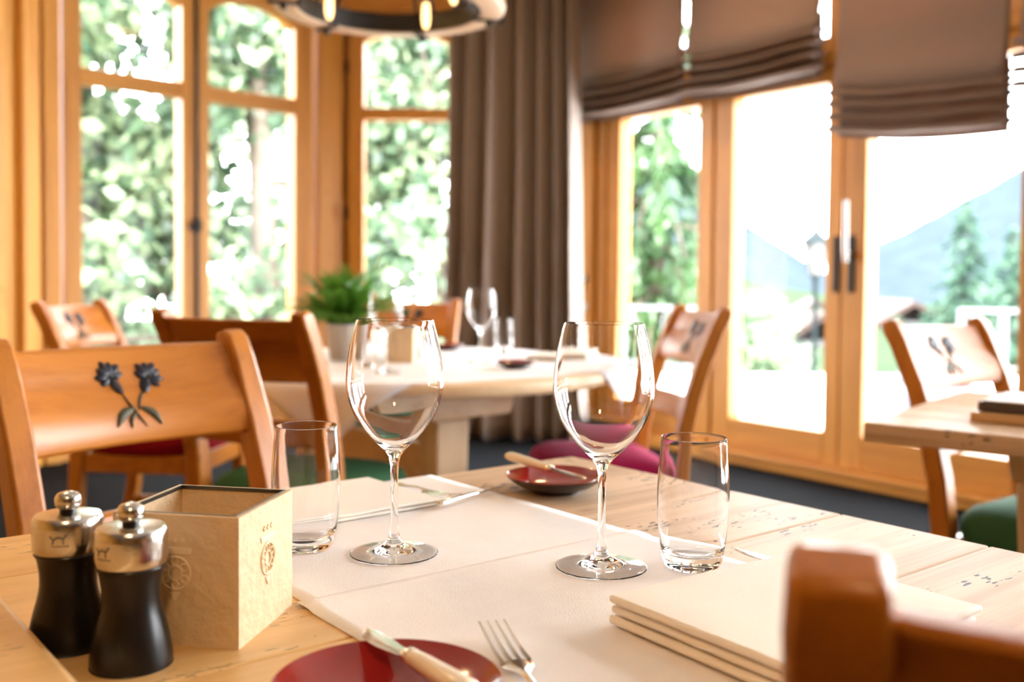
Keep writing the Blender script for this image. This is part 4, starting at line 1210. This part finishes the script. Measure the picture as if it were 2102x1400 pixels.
def conifer(loc, h, r, n, size, mat, label, droop=.5, z0=.06, gap=0.0):
    t = empty('conifer_tree', loc, random.uniform(0, 6), label=label, cat='tree')
    b = MB(); b.tube([(0, 0, 0), (0, 0, h * .5), (0, 0, h * .98)], [h * .016, h * .010, .01], 8)
    tiers = int(h * 2.2) + 6; vs, fs = [], []; br = []
    for k in range(tiers):
        f = z0 + (1 - z0) * (k / tiers); nb = 7 if f < .8 else 5
        for q in range(nb):
            if random.random() < gap: continue
            a_ = random.uniform(0, 2 * PI); ln = r * (1 - f) ** .85 * random.uniform(.6, 1.1) + .04
            br.append((Vector((0, 0, h * f)), Vector((math.cos(a_), math.sin(a_), 0)), ln))
    for p, d, ln in br[:70]: b.tube([p, p + d * ln * .5 - Vector((0, 0, ln * .12)), p + d * ln * .9 - Vector((0, 0, ln * droop))], [h * .003, h * .002, .004], 4)
    b.build('trunk', M['bark'], t, smooth=60)
    tot = sum(x[2] for x in br)
    for p, d, ln in br:
        for k in range(max(3, int(n * ln / tot))):
            f = random.uniform(.08, 1); c_ = p + d * ln * f - Vector((0, 0, ln * droop * f * f))
            side = Vector((-d.y, d.x, 0)) * random.uniform(-1, 1) * ln * .28 * (1.1 - f)
            c_ = c_ + side - Vector((0, 0, random.uniform(0, .6) * droop * size * 3))
            u = (d * random.uniform(.2, 1) + side.normalized() * .5 if side.length > 1e-5 else d.copy()); u.z = -random.uniform(.2, 1.6) * droop; u.normalize()
            w = u.cross(rnd_unit()).normalized(); s_ = size * random.uniform(.6, 1.4); i0 = len(vs)
            vs += [c_ - u * s_, c_ + w * s_ * .32, c_ + u * s_, c_ - w * s_ * .32]; fs.append((i0, i0 + 1, i0 + 2, i0 + 3))
    me = bpy.data.meshes.new('foliage'); me.from_pydata([tuple(v) for v in vs], [], fs); me.materials.append(M[mat])
    o = bpy.data.objects.new('foliage', me); COL.objects.link(o); o.parent = t; o['kind'] = 'stuff'
    return t
AB = (('leafA', .62), ('leafB', .38))
BA = (('leafA', .35), ('leafB', .65))
broadleaf((-4.6, 10.6, -1.6), 7.2, 2.1, 8000, .11, AB, 'leafy light green tree filling the left pane of the arched window')
broadleaf((-2.75, 11.2, -1.6), 7.6, 1.9, 8000, .11, BA, 'leafy tree with dark trunk behind the right pane of the arched window', .22)
broadleaf((-0.95, 12.6, -1.6), 6.3, 1.6, 8500, .105, BA, 'darker leafy tree behind the narrow window next to the curtain')
broadleaf((-8.6, 16.0, -1.6), 9.0, 2.6, 6500, .11, BA, 'tall leafy tree further back, behind the left edge of the arched window')
broadleaf((-3.4, 18.0, -1.6), 8.5, 2.6, 7000, .11, BA, 'leafy tree further back, seen between the two nearer ones')
conifer((2.05, 14.2, -1.6), 9.5, 2.0, 16000, .10, 'needle', 'drooping green conifer behind the side window beside the curtain', .9, .03, .12)
conifer((19.0, 42.0, -2.5), 7.6, 2.3, 9000, .16, 'farneedle', 'dark spruce standing alone beyond the railing, right of the door handles', .4)
conifer((24.0, 48.0, -2.5), 6.4, 2.6, 7000, .18, 'farneedle', 'lower spruce at the right edge beyond the railing', .4)
broadleaf((6.9, 29, -3.4), 3.9, 2.0, 5000, .11, AB, 'round light green bush below the chalets in the valley', .1, 20)
broadleaf((8.6, 33, -3.9), 3.4, 1.9, 4000, .12, AB, 'low pale bush beyond the terrace, beside the street lantern', .1, 18)

# chalets in the valley
def chalet(loc, rz, w, d, h, label):
    t = empty('chalet', loc, rz, label=label, cat='house', group='valley chalets')
    box('wall', M['render'], (-w / 2, -d / 2, 0), (w / 2, d / 2, h), t, 0)
    b = MB(); ov = .12 * w
    b.loft([[(-w / 2 - ov, y, h - .1 * w), (0, y, h + .24 * w), (w / 2 + ov, y, h - .1 * w), (w / 2 + ov, y, h - .02 * w), (0, y, h + .32 * w), (-w / 2 - ov, y, h - .02 * w)] for y in (-d / 2 - ov, d / 2 + ov)])
    b.build('roof', M['tilered'], t)
    for k in range(3):
        x = (k - 1) * w * .3
        for z in (.22, .62): box('window', M['winddark'], (x - .06 * w, -d / 2 - .04, h * z), (x + .06 * w, -d / 2 + .02, h * z + .2 * h), t, 0)
    box('balcony', M['tilered'], (-w / 2, -d / 2 - .6, h * .5), (w / 2, -d / 2, h * .5 + .5), t, 0)
    return t
chalet((17.5, 62, -7.0), .25, 5.6, 6, 4.4, 'white chalet with wide brown roof, just left of the street lantern')
chalet((30.2, 100, -7.5), -.2, 6.5, 7, 4.6, 'smaller chalet higher up behind, with brown roof')
chalet((43, 112, -8.5), .1, 7.5, 7, 5.0, 'distant white chalet left of the lone spruce')

# mountains
def ridge(name, pts, y, depth, base, seed, mat='rock'):
    """pts: crest line as (x, z)"""
    b = MB(); n = 90; m_ = 14; rows = []
    for j in range(m_ + 1):
        f = j / m_; row = []
        for i in range(n + 1):
            x = lerp(pts[0][0], pts[-1][0], i / n)
            for (x0, z0), (x1, z1) in zip(pts, pts[1:]):
                if x0 <= x <= x1: zc = lerp(z0, z1, (x - x0) / (x1 - x0)); break
            zz = lerp(base, zc, f) + (noise.fractal((x * .012, f * 4, seed), 1.0, 2.0, 5) * zc * .05)
            row.append(b.bm.verts.new((x, y + depth * f, zz)))
        rows.append(row)
    for j in range(m_):
        for i in range(n): b.bm.faces.new((rows[j][i], rows[j][i + 1], rows[j + 1][i + 1], rows[j + 1][i]))
    b2 = [b.bm.verts.new((v.co.x, v.co.y + depth * .5, base)) for v in rows[-1]]
    for i in range(n): b.bm.faces.new((rows[-1][i], rows[-1][i + 1], b2[i + 1], b2[i]))
    return tag(b.build(name, M[mat], None, smooth=60), kind='structure')
ridge('mountain', [(160, 330), (300, 220), (425, 120), (515, 62), (600, 0), (700, -20), (900, -35)], 1400, 500, -40, 1)
ridge('mountain', [(560, -38), (640, 10), (721, 70), (850, 135), (1025, 235), (1200, 330), (1600, 500)], 1500, 500, -40, 5)
tag(ridge('hill', [(60, 26), (137, 12), (187, -4), (260, -14), (420, -20)], 600, 120, -30, 9, 'grass'))

# light through the glazing is sampled with portals standing in the openings
def portal(p0, p1, z0, z1):
    p0 = Vector(p0); p1 = Vector(p1); ld = bpy.data.lights.new('portal', 'AREA'); ld.shape = 'RECTANGLE'
    ld.size = (p1 - p0).length; ld.size_y = z1 - z0; ld.cycles.is_portal = True
    o = bpy.data.objects.new('portal', ld); COL.objects.link(o)
    c = (p0 + p1) / 2; c.z = (z0 + z1) / 2; o.location = c
    d = (p1 - p0).normalized(); nrm = Vector((-d.y, d.x, 0))
    if nrm.dot(Vector((0.5, 1.5, 0)) - Vector((c.x, c.y, 0))) < 0: nrm = -nrm
    o.rotation_euler = nrm.to_track_quat('-Z', 'Y').to_euler()
o_ = -0.14
portal(wp(-1.72, o_), wp(1.09, o_), .1, 2.85); portal(wp(1.22, o_), wp(3.22, o_), .1, 2.85); portal(wp(3.32, o_), wp(5.32, o_), .1, 2.85)
LNn = Vector((-LD.y, LD.x, 0))
portal(C1 + LD * .26 - LNn * .12, C1 + LD * 1.82 - LNn * .12, .4, 2.8)
portal((-1.05, 6.87, 0), (.33, 6.87, 0), .4, 2.8)
